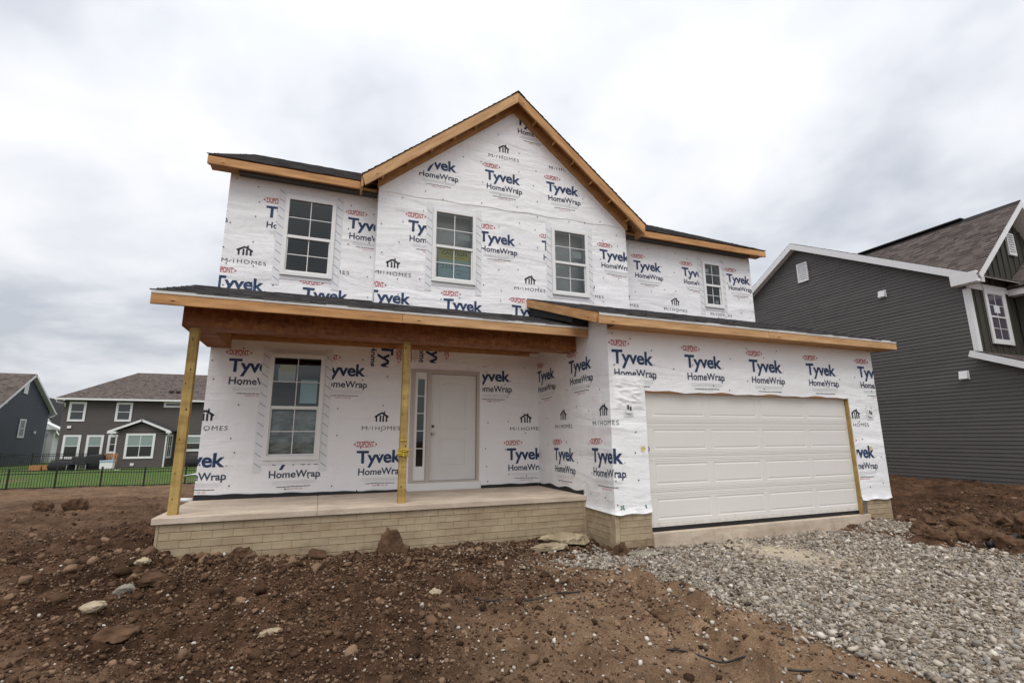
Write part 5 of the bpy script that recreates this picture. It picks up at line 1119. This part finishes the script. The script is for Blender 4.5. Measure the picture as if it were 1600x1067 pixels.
far_window(WS, -12.25, -.42, 1.93, 1.92, SY-.05, .14, cols=2, glassm=(GLASSD, GLASSG))
b = MB(); b.box(-11.75, -11.52, SY-.07, SY-.02, -.95, -.75); b.obj('wall_vent', TRIM, WS)
far_window(HB, SY+.5, -.45, 1.3, 1.9, sx1+.01, .12, cols=2, ax='y', sgn=1)
# blue grey house at the far left
AX = -22.64
HA = root('blue_grey_house', (-27, 46, -1.5), 'blue grey sided gable house behind the fence beyond the lawn', 'house')
ay0, ay1, aya, aza, aze = 42.2, 50.8, 46.65, 6.75, 3.95
za_l = lambda z: aya-(aza-z)/((aza-aze+.35)/(aya-ay0)) if z > 3.6 else ay0
za_r = lambda z: aya+(aza-z)/((aza-aze+.35)/(ay1-aya)) if z > 3.6 else ay1
b = MB(); lap(b, lambda a, z, d: (AX+d, a, z), lambda z: max(ay0, za_l(z)), lambda z: min(ay1, za_r(z)), -1.9, 6.6); b.box(AX-10, AX, ay0, ay1, -1.9, 3.6); WA = b.obj('wall', SIDA, HA, fix=False)
se = .62
for (ye, nm) in ((ay0-.5, 'roof'), (ay1+.5, 'roof')):
    zz_ = aza+.1-abs(ye-aya)*(aza-aze+.35)/(aya-ay0)*.97
    o_ = slab('roof', [(AX+.35, ye, zz_), (AX-12, ye, zz_), (AX-12, aya, aza+.12), (AX+.35, aya, aza+.12)], .05, SHB, HA); set_attr(o_.data, 'rnd', [.45]*len(o_.data.polygons))
    if ye < aya: shingles('shingle_courses', (AX+.36, ye, zz_+.012), (-1, 0, 0), (0, aya-ye, aza+.12-zz_), 11, math.hypot(aya-ye, aza+.12-zz_), SHB, o_, e=.17, tw=.4, th=.02)
    board('rake_board', (AX+.36, ye, zz_-.01), (AX+.36, aya, aza+.11), .17, .04, TRIM, HA, bevel=0)
    b = MB(); b.prism([(AX+.34, ye, zz_-.18), (AX+.0, ye, zz_-.18), (AX+.0, aya, aza-.06), (AX+.34, aya, aza-.06)], (0, 0, -.02)); b.obj('rake_soffit', TRIM, HA)
b = MB(); b.box(AX-10, AX+.4, ay1+.45, ay1+.60, zz_-.17, zz_-.02); b.tube([(AX+.3, ay1+.5, zz_-.17), (AX+.28, ay1+.4, zz_-.32), (AX+.10, ay1+.0, zz_-.45)], .05, 8); b.obj('gutter', TRIM, HA)
louvre(WA, 45.75, 5.05, .62, 1.05, AX+.05, 'y', 1, n=5); far_window(WA, 46.0, 1.25, .98, 1.62, AX+.05, .14, ax='y', sgn=1)
for yy, zz in ((43.4, 4.15), (48.7, 1.75)): b = MB(); b.box(AX+.02, AX+.12, yy-.12, yy+.12, zz-.12, zz+.12); b.obj('wall_vent', TRIM, WA)
# white back porch of that house, and the white gable behind it
PB = root('white_back_porch', (-22.6, 53, -1.3), 'white framed porch with small sloped roof at the corner of the blue grey house', 'porch')
b = MB(); b.box(-24.0, -22.75, 53.0, 53.12, 1.75, 2.1); b.obj('lintel', TRIM, PB); 
for xx in (-23.9, -23.05): b = MB(); b.box(xx-.28, xx+.16, 53.0, 53.3, -1.6, 1.75); b.obj('column', TRIM, PB)
b = MB(); b.box(-23.6, -23.3, 53.25, 53.3, -1.6, 1.75); b.obj('door', SIDC, PB)
slab('porch_roof', [(-23.9, 52.4, 3.0), (-22.0, 52.4, 2.0), (-22.0, 53.6, 2.0), (-23.9, 53.6, 3.0)], .18, TRIM, PB)
HC = root('white_house', (-26, 64, -1.5), 'white sided house seen between the blue grey and the brown houses', 'house')
b = MB(); b.prism([(-33, 62, -1.6), (-26.3, 62, -1.6), (-26.3, 62, 2.2), (-28.6, 62, 5.2), (-33, 62, 5.2)], (0, 8, 0)); b.obj('wall', SIDC, HC)
b = MB(); b.prism([(-28.7, 61.7, 5.9), (-25.8, 61.7, 1.75), (-25.8, 61.7, 1.5), (-28.7, 61.7, 5.65)], (0, 8.3, 0)); b.obj('rake_trim', TRIM, HC)
b = MB(); b.prism([(-28.7, 61.68, 6.05), (-25.75, 61.68, 1.80), (-25.75, 61.68, 1.76), (-28.7, 61.68, 5.91)], (0, 8.3, 0)); o_ = b.obj('roof', SHD, HC); set_attr(o_.data, 'rnd', [.4]*len(o_.data.polygons))
# ------------------------------------------------------------------ black metal fences
def fence(name, x0, x1, y, label, n_post, hgt=1.0, zf=None):
    F_ = root(name, ((x0+x1)/2, y, float(height(np.array([(x0+x1)/2]), np.array([y]), False)[0])), label, 'fence')
    pm = MB(); pm.box(-.009, .009, -.009, .009, 0, hgt-.04); pmesh = pm.mesh('picket', BLACK)
    qm = MB(); qm.box(-.035, .035, -.035, .035, -.1, hgt+.05); qm.box(-.042, .042, -.042, .042, hgt+.05, hgt+.075); qmesh = qm.mesh('fence_post', BLACK)
    gz = lambda x: float(height(np.array([x]), np.array([y]), False)[0])+.02
    st = (x1-x0)/n_post
    for i in range(n_post+1): link('fence_post', qmesh, F_, (x0+i*st, y, gz(x0+i*st)))
    for i in range(n_post):
        a, c = x0+i*st+.036, x0+(i+1)*st-.036; za_, zc_ = gz(a), gz(c)
        for q in (hgt-.03, hgt-.17, .10): board('rail', (a, y-.002, za_+q), (c, y-.002, zc_+q), .035, .03, BLACK, F_, bevel=0)
        k = 16
        for j in range(1, k): x = a+(c-a)*j/k; link('picket', pmesh, F_, (x, y, gz(x)+.05))
fence('metal_fence', -13.9, -2.9, 22.0, 'black metal picket fence between the bare earth and the lawn', 6, .93)
fence('metal_fence', -28.2, -21.8, 50.0-.0, 'far black metal picket fence before the blue grey house and white porch', 4, 1.15) if False else fence('metal_fence', -21.9, -14.5, 38.6, 'far black metal picket fence across the lawn before the blue grey house', 4, 1.15)
# ------------------------------------------------------------------ things on the far patio
gzz = lambda x, y: float(height(np.array([x]), np.array([y]), False)[0])+.05
def cover(name, x, y, w, d, h, label, cat):
    bm = bmesh.new(); bmesh.ops.create_icosphere(bm, subdivisions=3, radius=1); z0 = gzz(x, y)
    for v in bm.verts:
        c = v.co; m_ = max(abs(c.x), abs(c.y), .001); k = 1 if c.z > .2 else 1.12
        v.co = (math.copysign(abs(c.x)**.32, c.x)*w/2*k, math.copysign(abs(c.y)**.32, c.y)*d/2*k, (math.copysign(abs(c.z)**.7, c.z)+1)/2*h+.03*math.sin(c.x*9)*math.cos(c.y*7))
    me = bpy.data.meshes.new(name); bm.to_mesh(me); bm.free(); me.materials.append(COVER)
    for p in me.polygons: p.use_smooth = True
    return tag(link(name, me, None, (x, y, z0)), label, cat)
cover('covered_sofa', -15.35, 36.2, 1.5, .8, .72, 'long low patio seat under a black cover by the brown house', 'patio seat')
cover('covered_grill', -13.45, 36.2, 1.05, .7, 1.12, 'tall grill under a black cover beside the wooden rack', 'grill')
def chair(x, y, label):
    R_ = root('patio_chair', (x, y, gzz(x, y)), label, 'chair', 'dark patio chairs'); z0 = gzz(x, y)
    for sx in (-.25, .25):
        for sy in (-.25, .25): b = MB(); b.tube([(x+sx*1.1, y+sy*1.1, z0), (x+sx, y+sy, z0+.45)], .018, 6); b.obj('leg', METAL, R_)
    b = MB(); b.box(x-.28, x+.28, y-.28, y+.28, z0+.43, z0+.50); b.obj('seat', COVER, R_, bevel=.02)
    b = MB(); b.hexa([(x-.28, y+.24, z0+.5), (x+.28, y+.24, z0+.5), (x+.28, y+.29, z0+.5), (x-.28, y+.29, z0+.5), (x-.26, y+.36, z0+.98), (x+.26, y+.36, z0+.98), (x+.26, y+.40, z0+.98), (x-.26, y+.40, z0+.98)]); b.obj('backrest', COVER, R_)
chair(-14.62, 35.7, 'dark patio chair with thin metal legs beside the covered patio seat'); chair(-14.05, 35.7, 'dark patio chair with thin metal legs beside the covered grill')
wr = root('wooden_rack', (-12.7, 36.3, gzz(-12.7, 36.3)), 'reddish wooden slatted rack standing behind the blue box', 'rack'); z0 = gzz(-12.7, 36.3)
for k in range(6): b = MB(); b.box(-13.1+k*.15, -13.1+k*.15+.09, 36.3, 36.33, z0, z0+1.12+.04*(k % 2)); b.obj('slat', CEDAR, wr)
for q in (.55, .95): b = MB(); b.box(-13.12, -12.24, 36.335, 36.36, z0+q, z0+q+.07); b.obj('rail', CEDAR, wr)
cb = root('storage_box', (-12.7, 36, gzz(-12.7, 36)), 'white storage box with pale blue lid beside the black covered grill', 'box'); z0 = gzz(-12.7, 35.9)
b = MB(); b.box(-13.08, -12.3, 35.7, 36.2, z0, z0+.55); b.obj('body', WHITEP, cb, bevel=.02); b = MB(); b.box(-13.11, -12.27, 35.67, 36.23, z0+.555, z0+.68); b.obj('lid', BLUEP, cb, bevel=.02)
for k, xx in enumerate((-17.2, -16.45)):
    pl_ = root('wooden_planter', (xx, 37, gzz(xx, 37)), ('low wooden planter box on the blue grey house side of its twin', 'low wooden planter box beside the covered patio seat')[k], 'planter', 'wooden planters'); z0 = gzz(xx, 37)
    for q in range(3): b = MB(); b.box(xx-.33, xx+.33, 36.78, 36.81, z0+.01+q*.12, z0+.12+q*.12); b.box(xx-.33, xx+.33, 37.19, 37.22, z0+.01+q*.12, z0+.12+q*.12); b.box(xx-.33, xx-.30, 36.811, 37.189, z0+.01+q*.12, z0+.12+q*.12); b.box(xx+.30, xx+.33, 36.811, 37.189, z0+.01+q*.12, z0+.12+q*.12); b.obj('plank', CEDAR, pl_)
    b = MB(); b.box(xx-.3, xx+.3, 36.811, 37.189, z0, z0+.3); b.obj('planter_soil', CLODB, pl_)
rock('white_stone', -11.9, 35.6, .35, 'flat white splash stone on the lawn below the downspout', WHITEP, 77, (1, .6, .25), 0, 'stone', cuts=4)
cover('covered_table', -7.6, 37.5, 1.1, .8, .75, 'low table under a black cover beside the sun room', 'table')
